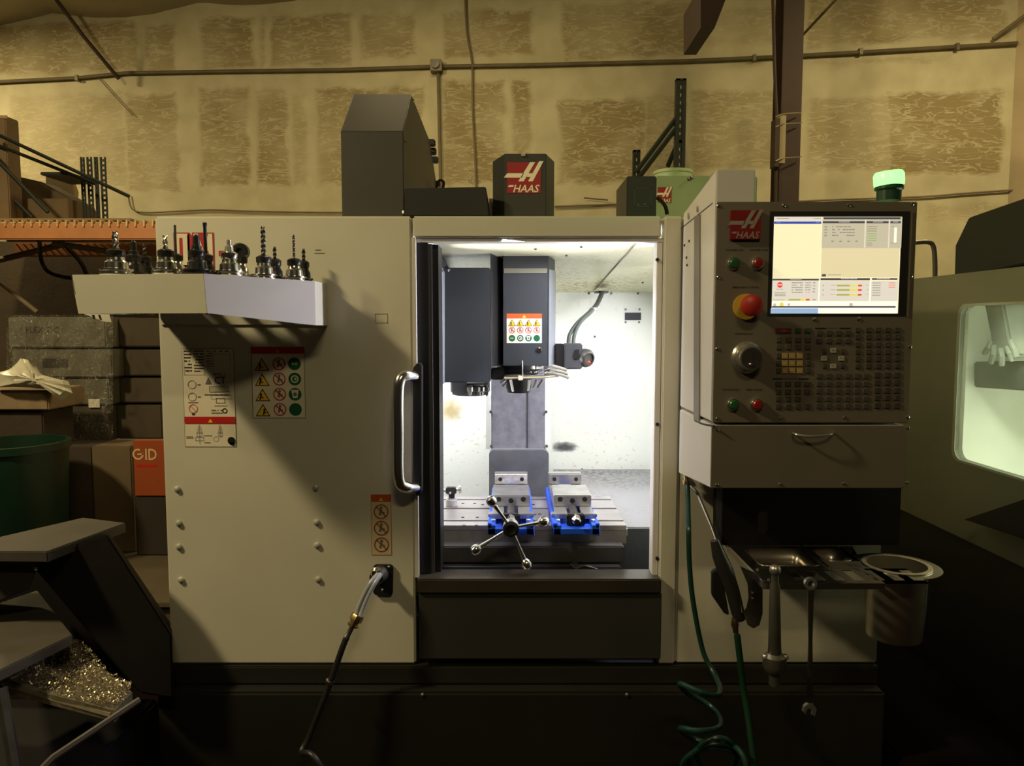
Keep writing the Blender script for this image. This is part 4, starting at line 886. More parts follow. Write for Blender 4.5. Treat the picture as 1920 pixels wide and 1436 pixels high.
HS = [(219,2.02,'drill',1.15,'leftmost front tool holder in the rack, with bright twist drill'),
      (312,2.02,'endmill',1.0,'second front tool holder in the rack, with short bright end mill'),
      (370,2.02,'darkmill',1.0,'third front tool holder in the rack, with thick black cutter'),
      (431,2.055,'mill',1.05,'tall chrome front tool holder in the rack before the black disc cutter'),
      (495,2.135,'longdrill',1.0,'front tool holder in the rack with long black drill'),
      (552,2.19,'thindrill',.95,'rightmost front tool holder in the rack, with thin spiral drill'),
      (252,2.16,'darkmill',.95,'squat black tool holder in the rear row right of the leftmost'),
      (272,2.22,'dark',1.0,'black tool holder with small cutter in the rear row at left'),
      (331,2.15,'rod',.9,'rear row tool holder with long thin straight rod before the letters'),
      (387,2.15,'darkrod',.95,'rear row black tool holder with long dark tool before letter M'),
      (452,2.18,'disc',.9,'rear row tool holder carrying large black disc cutter'),
      (516,2.225,'dark',.85,'rear row tool holder half hidden behind the long black drill'),
      (570,2.255,'dark',.75,'small rear row tool holder at the right end of the rack')]
for (x, Y, k, s, lb) in HS: holder(x, 512, Y, k, s, lb)
# paper tag hanging under rack left
tg = Print(plane_map(2.1, 195, 592)); tg.poly([(157,588),(205,588),(209,604),(195,603)], I_WHITE, 1); tg.poly([(172,590),(177,590),(179,599),(175,598)],I_BLK,2); tg.poly([(184,590),(188,590),(191,600),(187,599)],I_BLK,2); tg.build('paper_tag', rk2)

# ================================================================= hose outlet with cable at the sill
M_SLV = mat('clear_sleeve', (0.36, 0.38, 0.44), .25, .1, .1, 30)
so = thing('hose_connector', P(716,1090,FY), 'black socket plate with chrome elbow and clear sleeved black hose', 'hose')
MB().prism([P(701,1060,FY-.001),P(705,1057,FY-.001),P(734,1057,FY-.001),P(738,1061,FY-.001),P(737,1110,FY-.001),P(733,1115,FY-.001),P(706,1114,FY-.001),P(701,1110,FY-.001)], (0,-.012,0)).build('socket_plate', M_BLACK, so, bevel=.002)
c = P(714,1075,FY-.012); MB().lathe(c,(-.15,-1,0),[(0,0),(.027,0),(.027,.02),(.022,.03),(.022,.045),(0,.045)],24).build('socket_ring', M_DSTEEL, so)
c2 = P(706,1074,FY-.06); MB().lathe(c2+Vector((0,.012,0)),(-.2,-1,0),[(0,0),(.016,0),(.018,.006),(.018,.014),(.010,.022),(0,.022)],8).build('elbow_nut', M_CHROME, so)
for (x, y) in ((729,1063),(717,1106)):
    c = P(x,y,FY-.013); MB().ball(c,.005,10).build('screw', M_CHROME, so)
for dx in (-5, 4):
    MB().tube(smoothpath([P(712+dx*.7,1076,FY-.07),P(700+dx,1092,FY-.09),P(686+dx,1118,FY-.10),P(676+dx,1142,FY-.105),P(671+dx,1158,FY-.11)],5), .0068, 12).build('clear_sleeve', M_SLV, so)
c = P(672,1152,FY-.11); d = (P(655,1185,FY-.12)-c).normalized()
MB().lathe(c, d, [(0,0),(.018,0),(.020,.004),(.020,.020),(.014,.024),(.014,.03),(.018,.032),(.018,.038),(0,.038)],8).build('hose_nut', M_BRASS, so)
MB().lathe(c+d*.039, d, [(0,0),(.009,0),(.009,.03),(.011,.034),(.011,.04),(0,.04)],14).build('hose_fitting', M_CHROME, so)
e = c + d*.078
MB().tube(smoothpath([e, P(640,1220,FY-.13), P(621,1275,FY-.14), P(600,1330,FY-.15), P(578,1385,FY-.16), P(566,1410,FY-.18), P(590,1420,FY-.22), P(640,1500,FY-.24)],6), .0095, 12).build('black_hose', M_HOSEB, so)
c = P(619,1276,FY-.14); MB().lathe(c-Vector((.002,0,.005))*1, (.35,0,1), [(.0098,-.004),(.013,-.004),(.013,.006),(.0098,.006)],14).build('hose_clamp', M_CHROME, so)

# ================================================================= control pendant
PYF = 1.905; PBK = 2.28
pn = thing('control_pendant', (PX(1530,915,PYF), 2.1, PZ(1520,915,PYF)), 'dark grey control pendant with lit screen, keys and beige housing', 'control panel')
pX0, pX1 = PX(1341,585,PYF), PX(1712,585,PYF)
pz0, pz1 = PZ(1530,793,PYF), PZ(1530,378,PYF); dz0 = PZ(1530,915,PYF)
MB().box(pX0+.004, pX1-.004, PYF+.012, PYF+.12, pz0+.002, pz1-.002).build('housing', M_PEND, pn, bevel=.004)
MB().box(pX0, pX1, PYF, PYF+.011, pz0, pz1).build('face_plate', M_PEND, pn, bevel=.002)
# beige rear housing: left side visible, rising towards its rear column
XS = pX0
b_ = MB(); b_.prism([(XS,PYF+.012,pz0+.003),(XS,PYF+.012,pz1-.004),(XS,PYF+.05,pz1-.002),(XS,PYF+.05,pz0+.003)], (.006,0,0))
side = [QX(1338,793,XS), QX(1338,316,XS), QX(1275,398,XS), QX(1275,760,XS)]
yb = PBK - .005
zsb = PZ(1275,400,2.28); zsf = PZ(1338,317,1.92)
b_ = MB(); b_.prism([(XS-.001,PYF+.014,pz0+.002),(XS-.001,PYF+.014,zsf),(XS-.001,yb,zsb),(XS-.001,yb,pz0+.002)], (.10,0,0))
b_.build('rear_housing', M_BEIGE2, pn, bevel=.003)
MB().box(XS+.001, PX(1395,345,PYF+.014), PYF+.016, PYF+.09, pz1+.001, zsf-.001).build('rear_column', mat('column_beige',(0.30,0.28,0.25),.45), pn, bevel=.002)
# side panel seam lines and slot
def sx(px, py): return QX(px, py, XS-.001)
b_ = MB(); b_.prism([sx(1304,406), sx(1314,402), sx(1313,792), sx(1303,786)], (-.004,0,0)); b_.build('side_slot', mat('slot_grey',(0.20,0.185,0.165),.5), pn)
b_ = MB(); b_.tube([sx(1275,430), sx(1336,381)], .0018, 5); b_.build('side_seam', M_DSTEEL, pn)
b_ = MB(); b_.tube([sx(1303,788), sx(1318,795), sx(1339,799)], .003, 5); b_.build('side_seam', M_BLACK, pn)
for (x,y) in ((1292,405),(1309,392)):
    c = sx(x,y); MB().lathe(c,(-1,0,0),[(.006,0),(.009,0),(.009,.003),(.006,.003)],16).build('side_plug', M_STEEL, pn)
for (x,y) in ((1284,460),(1293,452),(1288,483),(1289,497)):
    c = sx(x,y); MB().ball(c,.0045,8).build('side_screw', M_DSTEEL, pn)
# drawer box
b_ = MB(); b_.prism([(pX0-.002,PYF+.004,dz0),(pX0-.002,PYF+.004,pz0-.006),(pX0-.002,yb,pz0-.006),(pX0-.002,yb,PZ(1275,886,2.28))], (pX1-pX0-.004,0,0))
dw = b_.build('lower_box', M_BEIGE2, pn, bevel=.003)
MB().box(pX0-.002, pX1-.004, PYF-.002, PYF+.003, dz0, pz0-.007).build('drawer_front', M_PEND, pn, bevel=.0015)
MB().tube(smoothpath([P(1487,812,PYF-.004),P(1492,814,PYF-.022),P(1505,817,PYF-.03),P(1525,818,PYF-.032),P(1545,817,PYF-.03),P(1558,814,PYF-.022),P(1563,812,PYF-.004)],5), .0035, 8).build('drawer_handle', M_STEEL, pn)
scr = [(1347,386),(1470,385),(1592,384),(1711,382),(1347,520),(1708,517),(1527,599),(1610,598),(1345,654),(1706,650),(1345,785),(1464,784),(1584,783),(1702,782)]
scr2 = [(1345,806),(1702,802),(1344,909),(1463,908),(1582,907),(1700,905)]
s0 = MB().lathe((0,0,0),(0,-1,0),[(.0048,0),(.0048,.0012),(.003,.0028),(0,.003)],10).build('screw', M_CHROME, None, local=True)
for i, (x, y) in enumerate(scr + scr2):
    s = s0 if i == 0 else s0.copy()
    if i: COL.objects.link(s)
    s.parent = pn; s.location = P(x, y, PYF-(.0001 if i < 14 else .002)) - pn.location
# screen
sm = plane_map(PYF-.0015, 1568, 495)
b_ = MB(); X0,X1 = PX(1444,495,PYF), PX(1695,495,PYF); Z0,Z1 = PZ(1568,590,PYF), PZ(1568,400,PYF)
bz = .004
b_.box(X0-bz,X1+bz+.006,PYF-.001,PYF+.0,Z0-bz,Z1+bz+.001); bez = b_.build('screen_bezel', M_BLACK, pn)
MB().box(X1+.012, X1+.016, PYF-.004, PYF-.001, Z0-.006, Z1+.006).build('bezel_rib', M_PEND, pn, bevel=.001)
E = 1.0
def glow(nm, rgb, e=.62): return mat('screen_'+nm, lin(rgb), .3, 0, .01, 5, emit=e, spec=.3)
G_CR = glow('cream',(248,238,196),.86); G_CR2 = glow('cream_dim',(226,214,172),.85); G_GR = glow('grey',(196,190,166),.85); G_LT = glow('light',(222,216,204),.85); G_WH = glow('white',(255,248,232),.95)
G_DK = glow('dark',(72,70,78),.85); G_BL = glow('blue',(60,80,175),.85); G_SKY = glow('sky',(150,180,215),.9); G_TX = glow('text',(150,146,132),.8); G_RD = glow('red',(225,75,55),.85); G_YL = glow('yellow',(225,215,95),.9); G_GN = glow('green',(150,180,110),.8); G_OL = glow('olive',(175,175,95),.85)
fm = lambda x, y: sm(1360 + x/5.333, 380 + y/5.333)
ps = Print(fm, eps=.0003)
ps.rect(475,140,1745,1108,G_CR)
ps.rect(955,455,1735,745,G_CR2,2); ps.rect(475,140,945,185,G_LT,2); ps.words(500,155,620,170,1,G_TX,3); ps.words(860,155,940,168,1,G_TX,3)
ps.rect(475,188,945,212,G_BL,3); ps.words(495,196,540,204,1,G_SKY,4,1); ps.words(890,196,930,204,1,G_SKY,4,1)
ps.rect(955,140,1750,455,G_GR,2); ps.rect(968,146,1732,166,G_DK,3); ps.text('..',1340,160,8,G_LT,4); ps.rect(960,186,1378,206,G_DK,3); ps.rect(1395,186,1615,206,G_DK,3); ps.rect(1632,186,1735,206,G_DK,3)
ps.rect(1380,170,1392,452,G_LT,3); ps.rect(1618,170,1630,452,G_LT,3); ps.words(1120,191,1230,202,1,G_LT,4,1); ps.words(1460,191,1560,202,1,G_LT,4,1); ps.words(1660,191,1710,202,1,G_LT,4,1)
ps.words(978,235,1005,350,4,G_TX,3,1,.5); ps.words(1055,235,1280,350,4,G_TX,3,.8,.4); ps.words(1405,235,1500,300,3,G_TX,3,1,.45); ps.words(1405,305,1500,395,4,G_GN,3,1,.45); ps.words(1405,400,1460,440,2,G_TX,3,1,.4)
for x in (1050,1130,1210,1290): ps.rect(x,380,x+25,392,G_TX,3)
ps.rect(1675,250,1700,400,G_WH,3); ps.words(1645,235,1670,250,1,G_TX,3,1); ps.words(1640,400,1710,415,1,G_TX,3,1)
ps.rect(968,715,1008,738,G_DK,3); ps.words(1030,717,1160,730,1,G_TX,3,.9,.5)
ps.rect(475,760,940,778,G_DK,3); ps.words(650,764,765,774,1,G_LT,4,1); ps.rect(955,755,1450,776,G_DK,3); ps.rect(1470,755,1725,772,G_DK,3); ps.words(1160,759,1320,770,1,G_LT,4,1); ps.words(1520,759,1650,769,1,G_LT,4,1)
ps.rect(475,780,1735,985,G_LT,2); ps.rect(941,780,950,985,G_WH,3); ps.rect(1452,780,1464,985,G_WH,3)
ps.circ(550,822,30,G_RD,3,8); ps.rect(525,816,575,827,G_LT,4); ps.words(515,862,585,875,1,G_TX,3); ps.words(500,895,610,940,3,G_TX,3,.9,.5)
ps.words(668,795,780,915,5,G_TX,3,.9,.4); ps.words(805,795,860,915,5,G_TX,3,.8,.4); ps.words(880,795,905,915,4,G_TX,3,.8,.4)
for y in (828,873,920):
    ps.rect(1120,y-9,1250,y+9,G_OL,3); ps.rect(1250,y-9,1335,y+9,G_YL,3); ps.rect(1335,y-9,1372,y+9,G_RD,3); ps.words(1060,y-6,1110,y+6,1,G_TX,3,1); ps.words(1420,y-6,1440,y+6,1,G_TX,3,1); ps.rect(978,y-5,990,y+5,G_TX,3)
ps.words(1478,798,1560,945,6,G_TX,3,1,.35); ps.words(1640,798,1705,865,3,G_RD,3,1,.3)
ps.rect(640,962,760,978,G_OL,3); ps.rect(760,962,815,978,G_YL,3); ps.rect(815,962,852,978,G_RD,3); ps.words(485,968,600,978,1,G_TX,3,1); ps.rect(885,965,910,975,G_TX,3)
ps.rect(475,988,1735,1105,G_WH,2); ps.circ(573,1018,22,G_YL,3,12); ps.circ(503,1020,16,G_GR,3,10); ps.circ(645,1018,14,G_GR,3,10); ps.rect(475,1034,1718,1050,G_DK,4); ps.circ(1270,1020,20,G_GR,3,10)
ps.rect(465,1056,940,1108,G_SKY,4)
ps.build('screen', pn)
# logo plate
MB().pbox(1370,394,1427,449,PYF-.009,PYF-.0005).build('logo_plate', mat('plate_red',(0.20,0.012,0.012),.3,0,.08,20), pn, bevel=.001)
lp = Print(plane_map(PYF-.0095, 1398, 421)); lp.logo(1370.5,394.5,1426.5,448.5, mat('plate_red',(0.20,0.012,0.012)), mat('plate_silver',(0.42,0.38,0.33),.35,.5,.05,20)); lp.build('logo', pn)
# buttons
def button(x, y, m, nm='push_button'):
    c = P(x, y, PYF); b = MB().lathe(c,(0,-1,0),[(0,0),(.0165,0),(.0165,.006),(.0145,.009),(.0,.009)],24).build(nm, M_CHROME, pn)
    MB().lathe(c+Vector((0,-.0092,0)),(0,-1,0),[(.0,0),(.0125,0),(.0125,.005),(.010,.008),(0,.009)],20).build('button_cap', m, b)
M_REDB = mat('red_button', (0.22,0.015,0.015), .3, 0, .1, 15)
button(1375,494,M_GREENB); button(1420,494,M_REDB); button(1374,758,M_GREENB); button(1418,758,M_REDB)
c = P(1398,575,PYF); es = MB().lathe(c,(0,-1,0),[(0,0),(.033,0),(.033,.004),(0,.004)],32).build('emergency_stop_plate', M_YEL, pn)
MB().lathe(c+Vector((.002,-.0042,.002)),(0.02,-1,0),[(0,0),(.013,0),(.013,.018),(.025,.024),(.0275,.034),(.0265,.046),(.018,.052),(0,.053)],32).build('emergency_stop_button', M_RED, es)
c = P(1400,670,PYF); jw = MB().lathe(c,(0,-1,0),[(0,0),(.041,0),(.041,.006),(.036,.012),(.0325,.014),(.0325,.034),(.029,.040),(.0,.040)],40).build('jog_wheel', mat('wheel_grey',(0.42,0.40,0.36),.28,.8,.1,20), pn)
MB().lathe(c+Vector((0,-.0402,0)),(0,-1,0),[(0,0),(.026,0),(.026,.002),(.0,.001)],32).build('wheel_face', M_DSTEEL, jw)
c2 = P(1407,683,PYF-.045); MB().ball(c2,.004,10).build('wheel_pin', M_CHROME, jw)
pl = Print(plane_map(PYF-.0004, 1398, 600))
for (a,b,c_,w_) in (('POWER ON',1358,470,32),('POWER OFF',1402,470,34),('EMERGENCY STOP',1371,540,50),('HANDLE JOG',1378,627,34),('CYCLE START',1356,732,34),('FEED HOLD',1402,732,30)):
    pl.text(a,b,c_,2.8,I_BLK,1,width=w_)
I_KB = ink('navy',(28,30,52)); 
kp = lambda x, y: (1260 + x/3.99, 600 + y/3.99)
for (xa_,xb_,y) in ((765,840,440),(960,1035,440),(1072,1155,62),(1255,1338,62)):
    a = kp(xa_, y-5); b = kp(xb_, y+5); pl.rect(a[0],a[1],b[0],b[1],I_KB)
a = kp(845,438); pl.text('OVERRIDES', a[0], a[1]+1.2, 2.2, I_DGREY, 1, width=26); a = kp(1165,60); pl.text('DISPLAY', a[0], a[1]+1.2, 2.2, I_DGREY, 1, width=20)
pl.build('panel_lettering', pn)
# keys
M_KEY = mat('key_dark', (0.045,0.040,0.033), .5, 0, .1, 20); M_KEYM = mat('key_mid', (0.062,0.056,0.046), .5, 0, .1, 20)
M_KEYY = mat('key_tan', (0.34,0.23,0.075), .5, 0, .1, 20); M_KEYW = mat('key_white', (0.42,0.37,0.30), .5, 0, .1, 20); M_KEYR = mat('key_red', (0.12,0.012,0.008), .5); M_KEYG = mat('key_green', (0.02,0.06,0.02), .5)
KP = {}
def key(x, y, m, w_=44, h_=38, t=None):
    k = (m.name, w_, h_)
    px, py = kp(x, y); p = P(px, py, PYF)
    if k not in KP:
        W, H = w_/3.99/728/2, h_/3.99/728/2
        o = MB().box(-W, W, -.0030, 0, -H, H).build('key', m, None, local=True, bevel=.0009, seg=1); KP[k] = o
    else:
        o = KP[k].copy(); COL.objects.link(o)
    o.parent = pn; o.location = p - pn.location
    return (px, py)
kl = Print(plane_map(PYF-.0033, 1530, 690)); KT = ink('key_text',(120,112,92))
legends = []
def K(x, y, m=M_KEY, w_=44, h_=38, txt=None, tm=KT, L=1):
    px, py = key(x, y, m, w_, h_)
    if txt:
        kl.text(txt, px - 1.5*len(txt)*.7, py+1.6, 3.4, tm, L, width=2.0*len(txt))
    else: kl.words(px-3.2, py-1.6, px+3.2, py+1.2, 2, tm, L, .9, .4)
K(832,80,M_KEYR,118,40,'RESET'); K(942,80,M_KEYG); K(1015,80,M_KEYG)
for y in (150,203):
    for x in (800,872,944,1016): K(x,y,M_KEYM)
for y in (270,325,380):
    for x in (797,1018): K(x,y,M_KEY,34,40)
    for x in (843,898,955): K(x,y-2,M_KEYY,46,44,None,I_WHITE)
for r, y in enumerate((480,538,592,648)):
    for i, x in enumerate((796,868,940,1012)):
        if r == 2 and i == 3: continue
        K(x,y)
for y in (100,158):
    for x in (1102,1174,1244,1314): K(x,y)
for (x,y) in ((1205,228),(1135,288),(1265,288),(1205,345)): K(x,y,M_KEYW,44,36,None,I_DGREY)
for (x,y) in ((1140,235),(1275,235),(1140,345),(1274,345)): K(x,y,M_KEY,30,34)
for y in (75,128,185,240,292,345):
    K(1388,y,M_KEY,38,38)
    for x in (1470,1541,1613,1685): K(x,y,M_KEY)
al = 'ABCDEFGHIJKLMNOPQRSTUVWXYZ'; q = 0
for y in (420,478,533,590,645):
    for i, x in enumerate((1100,1170,1240,1312,1382,1450)):
        if y == 590 and i == 2: q += 0
        if y > 420 and q < 26: K(x,y,M_KEYM,44,38,al[q],ink('key_text2',(96,90,74))); q += 1
        else: K(x,y,M_KEYM)
nums = ['7','8','9','4','5','6','1','2','3','-','0','.']; q = 0
for y in (412,468,527,582,640):
    for x in (1535,1609,1681):
        if 412 < y: K(x,y,M_KEY,48,42,nums[q] if q < 12 else None); q += 1
        else: K(x,y,M_KEY,48,42)
kl.build('key_legends', pn)
# warning beacon on top
bc = thing('warning_beacon', P(1665,376,2.02), 'glowing green warning beacon on top of the control pendant', 'warning light')
bo = P(1666,377,2.02)
MB().lathe(bo,(0,0,1),[(0,0),(.031,0),(.031,.026),(.036,.030),(.036,.040),(0,.040)],28).build('base', mat('beacon_base',(0.015,0.05,0.03),.3), bc)
MB().lathe(bo+Vector((0,0,.0405)),(-.08,0,1),[(0,0),(.037,0),(.038,.01),(.038,.028),(.034,.036),(0,.036)],28).build('lens', mat('beacon_lens',(0.13,1.0,0.11),.3,0,.02,5,emit=4.5), bc)
pt = bpy.data.lights.new('beacon_light','POINT'); pt.energy = 2.2; pt.color = (.15,1,.2); pt.shadow_soft_size = .04
po = bpy.data.objects.new('beacon_light', pt); COL.objects.link(po); po.location = bo + Vector((0,0,.115))

# ================================================================= dark bracket plate and stainless tray under the pendant
bp_ = thing('pendant_bracket', P(1520,1022,2.2), 'black steel plate with rounded slot under the control pendant', 'bracket')
TZb = PZ(1520,1022,2.2)
X0,X1 = PX(1354,960,2.2), PX(1688,960,2.2); zt = dz0-.002
sx0, sx1 = PX(1421,980,2.2), PX(1441,980,2.2); sz0, sz1 = PZ(1430,1003,2.2), PZ(1430,958,2.2)
b_ = MB()
b_.box(X0, sx0, 2.2, 2.206, TZb, zt); b_.box(sx1, X1, 2.2, 2.206, TZb, zt)
rr = (sx1-sx0)/2; cx = (sx0+sx1)/2; ns = 10
for i in range(ns):
    u0, u1 = -math.cos(math.pi*i/ns)*rr, -math.cos(math.pi*(i+1)/ns)*rr
    h0, h1 = math.sqrt(max(0,rr*rr-u0*u0)), math.sqrt(max(0,rr*rr-u1*u1))
    b_.prism([(cx+u0,2.2,TZb),(cx+u1,2.2,TZb),(cx+u1,2.2,sz0+rr-h1),(cx+u0,2.2,sz0+rr-h0)],(0,.006,0))
    b_.prism([(cx+u0,2.2,sz1-rr+h0),(cx+u1,2.2,sz1-rr+h1),(cx+u1,2.2,zt),(cx+u0,2.2,zt)],(0,.006,0))
M_BRK = mat('bracket_black',(0.010,0.0095,0.009),.6,0,.2,6,spec=.15)
b_.build('plate', M_BRK, bp_)
MB().box(X1-.004, X1+.0, 2.207, FY-.001, TZb, zt).build('side_flange', M_BRK, bp_)
MB().box(X0, X0+.004, 2.207, FY-.001, TZb, zt).build('side_flange', M_BRK, bp_)
for x in (1539,1706): pass
tr_ = thing('tool_tray', (PX(1540,1060,2.0), 2.0, TZb-.03), 'stainless steel tool tray with sunken bins and cup under the pendant', 'tray')
tz = TZb - .002
def Tp(px, py, dz=0): p = QZ(px, py, tz); return Vector((p.x, p.y, p.z+dz))
# outline of the tray top with a rounded right end
def arc(cx, cy, rx, ry, a0, a1, n): return [(cx+rx*math.cos(R(a0+(a1-a0)*i/n)), cy+ry*math.sin(R(a0+(a1-a0)*i/n))) for i in range(n+1)]
def annulus(b, outer, inner, dz=-.002):  # ring plate between two loops with equal counts
    n = len(outer)
    for i in range(n):
        j = (i+1) % n
        b.hexa([outer[i]+Vector((0,0,dz)), outer[j]+Vector((0,0,dz)), inner[j]+Vector((0,0,dz)), inner[i]+Vector((0,0,dz)), outer[i], outer[j], inner[j], inner[i]])
# world coordinates
yb_ = 2.195; w_ = lambda px, py: Tp(px, py)
cupc = Tp(1681,1060); cr_ = .083
LBL = w_(1428,1093); LBK = w_(1367,1023); 
def loop_rect(a, b, c_, d, n=4):
    pts = []
    for p, q_ in ((a,b),(b,c_),(c_,d),(d,a)):
        for i in range(n): pts.append(p + (q_-p)*i/n)
    return pts
def rrect(x0, x1, y0, y1, r, z, n=3):
    pts = []
    for (cx_, cy_, a) in ((x1-r,y0+r,-90),(x1-r,y1-r,0),(x0+r,y1-r,90),(x0+r,y0+r,180)):
        for i in range(n+1): t = R(a+90*i/n); pts.append(Vector((cx_+r*math.cos(t), cy_+r*math.sin(t), z)))
    return pts
xL, xM1, xM2, xR_ = w_(1398,1058).x, w_(1523,1045).x, w_(1590,1045).x, cupc.x+cr_+.045
yF, yK = LBL.y, yb_
# plate pieces around two bins
bin1 = (w_(1415,1050).x, w_(1520,1045).x, w_(1450,1061).y, yK-.025); bin2 = (w_(1545,1050).x, w_(1592,1045).x, w_(1560,1052).y, yK-.030)
b_ = MB()
def ringbin(b, bx, outx0, outx1, oy0, oy1):
    inner = rrect(bx[0],bx[1],bx[2],bx[3],.02,tz,3); n = len(inner); c = Vector(((bx[0]+bx[1])/2,(bx[2]+bx[3])/2,tz)); outer = []
    for p in inner:
        d = p - c; k = 1e9
        if d.x > 1e-6: k = min(k, (outx1-c.x)/d.x)
        if d.x < -1e-6: k = min(k, (outx0-c.x)/d.x)
        if d.y > 1e-6: k = min(k, (oy1-c.y)/d.y)
        if d.y < -1e-6: k = min(k, (oy0-c.y)/d.y)
        outer.append(c + d*k)
    annulus(b, outer, inner)
midx = (bin1[1]+bin2[0])/2
ringbin(b_, bin1, xL, midx, bin1[2]-.02, yK); ringbin(b_, bin2, midx, w_(1604,1045).x, bin1[2]-.02, yK)
# front strip with slots
ys0, ys1 = yF, bin1[2]-.021; xs_end = w_(1640,1080).x
slots = [(xL+.09+i*.052, .028) for i in range(7)]
x = xL
for sx_, sw_ in slots:
    b_.box(x, sx_, ys0, ys1, tz-.002, tz); b_.box(sx_, sx_+sw_, ys0, ys0+.02, tz-.002, tz); b_.box(sx_, sx_+sw_, ys1-.015, ys1, tz-.002, tz); x = sx_+sw_
b_.box(x, xs_end, ys0, ys1, tz-.002, tz)
b_.box(xL, xs_end, ys0-.002, ys0, tz-.016, tz); b_.box(xL-.002, xL, ys0, yK, tz-.016, tz+.006)
plate_o = b_.build('tray_plate', M_STAIN, tr_)
b_ = MB(); n = 40
outer = []; inner = []
for i in range(n):
    a = 2*math.pi*i/n; inner.append(cupc + Vector((cr_*math.cos(a), cr_*math.sin(a), .0)))
    ox, oy = cupc.x + (cr_+.03)*math.cos(a), cupc.y + (cr_+.03)*math.sin(a)
    if math.cos(a) < 0: ox = cupc.x + (cr_+.05)*math.cos(a)*1.05
    outer.append(Vector((ox, oy, cupc.z)))
annulus(b_, outer, inner); b_.prism([Vector((w_(1604,1045).x+.001, yK-.14, tz)), Vector((cupc.x-.11, yK-.14, tz)), Vector((cupc.x-.04, yK, tz)), Vector((w_(1604,1045).x+.001, yK, tz))], (0,0,-.002))
b_.build('cup_ring', M_STAIN, tr_)
b_ = MB()
b_.lathe(cupc+Vector((0,0,.004)), (0,0,-1), [(cr_+.006,0),(cr_+.006,.003),(cr_-.004,.004),(cr_-.006,.11),(cr_-.012,.205),(0,.208),(0,.206),(cr_-.014,.203),(cr_-.008,.10),(cr_-.006,.0),(cr_+.006,0)], 40, cap=False)
b_.build('cup', mat('brushed_cup',(0.62,0.58,0.50),.34,1,.15,4), tr_)
for bn, dpt in ((bin1,.035),(bin2,.03)):
    b_ = MB(); top = rrect(bn[0],bn[1],bn[2],bn[3],.02,tz+.001,3); bot = rrect(bn[0]+.008,bn[1]-.008,bn[2]+.008,bn[3]-.008,.02,tz-dpt,3)
    A = [b_.bm.verts.new(p) for p in top]; B = [b_.bm.verts.new(p) for p in bot]
    for i in range(len(A)): b_._f([A[i],A[(i+1)%len(A)],B[(i+1)%len(A)],B[i]])
    b_._f(B); so_ = b_.build('bin', mat('bin_steel',(0.40,0.36,0.31),.3,1,.1,10), tr_)
    sol = so_.modifiers.new('t','SOLIDIFY'); sol.thickness = .001
MB().tube([Vector((xL,yF,tz+.004)),Vector((xL,yK,tz+.004))], .004, 8).build('rim_rod', M_CHROME, tr_)
MB().tube([Vector((midx,bin1[2]-.02,tz+.002)),Vector((midx,yK,tz+.002))], .003, 8).build('rim_rod', M_CHROME, tr_)
for (x,y) in ((1420,1068),(1420,1079),(1441,1087)):
    c = Tp(x,y,.001); MB().ball(c,.004,8).build('tray_screw', M_CHROME, tr_)
# curved gun bracket under the tray
b_ = MB(); c_pts = [(1391,1073),(1410,1073),(1406,1100),(1412,1130),(1429,1140),(1429,1155),(1424,1172),(1412,1176),(1397,1170),(1394,1160),(1402,1150),(1404,1130),(1400,1100)]
b_ = MB(); b_.prism([P(1388,1062,1.95),P(1412,1072,1.95),P(1430,1098,1.95),P(1430,1150,1.95),P(1424,1172,1.95),P(1413,1178,1.95),P(1402,1172,1.95),P(1394,1150,1.95),P(1400,1140,1.95),P(1404,1120,1.95),P(1402,1095,1.95)], (0,.004,0))
b_.build('gun_hook', mat('hook_steel',(0.30,0.28,0.25),.3,1,.1,10), tr_)
for y in (1112,1122): MB().ball(P(1411,y,1.948),.0035,8).build('tray_screw', M_CHROME, tr_)

# ---- wrench handle and combination wrench hanging from the tray front
vh = thing('vise_handle', P(1452,1290,1.85), 'chrome ball-topped vise handle hanging from the front of the tray', 'handle')
WYY = 1.842
p0 = P(1453,1068,WYY); p1_ = P(1452,1290,WYY)
MB().ball(p0,.0145,16).build('ball_end', M_STEEL, vh)
L = (p0-p1_).length; d = (p1_-p0).normalized()
MB().lathe(p0+d*.012, d, [(0,0),(.009,0),(.009,.02),(.0125,.03),(.016,L*.60),(.018,L*.68),(0,L*.68)],16).build('grip', mat('handle_steel',(0.23,0.22,0.18),.35,.9,.15,20), vh)
MB().lathe(p0+d*(L*.70), d, [(0,0),(.018,0),(.028,.008),(.030,.03),(.026,.045),(.020,.052),(.014,.056),(.014,L*.27),(0,L*.27)],12).build('socket_head', mat('handle_steel2',(0.30,0.28,0.24),.35,.9,.2,30), vh)
for s_ in (-1,1): MB().ball(p0+d*(L*.73)+Vector((s_*.026,-.004,0)),.009,10).build('head_knob', M_STEEL, vh)
cw = thing('combination_wrench', P(1520,1345,1.85), 'long chrome combination wrench hanging from the tray front', 'wrench')
q0 = P(1521,1095,WYY); b_ = MB(); n = 20
outer = [q0+Vector((.0155*math.cos(2*math.pi*i/n),0,.0155*math.sin(2*math.pi*i/n))) for i in range(n)]; inner = [q0+Vector((.009*math.cos(2*math.pi*i/n),0,.009*math.sin(2*math.pi*i/n))) for i in range(n)]
def ringY(b, outer, inner, t):
    n = len(outer)
    for i in range(n):
        j = (i+1)%n; T = Vector((0,t,0)); b.hexa([outer[i],outer[j],inner[j],inner[i],outer[i]+T,outer[j]+T,inner[j]+T,inner[i]+T])
ringY(b_, outer, inner, .012); b_.build('ring_end', M_STEEL, cw)
MB().prism([P(1515,1106,WYY),P(1527,1106,WYY),P(1524,1200,WYY),P(1525,1320,WYY),P(1514,1320,WYY),P(1517,1200,WYY)], (0,.008,0)).build('shank', mat('wrench_steel',(0.24,0.225,0.20),.3,.95,.15,20), cw, bevel=.002)
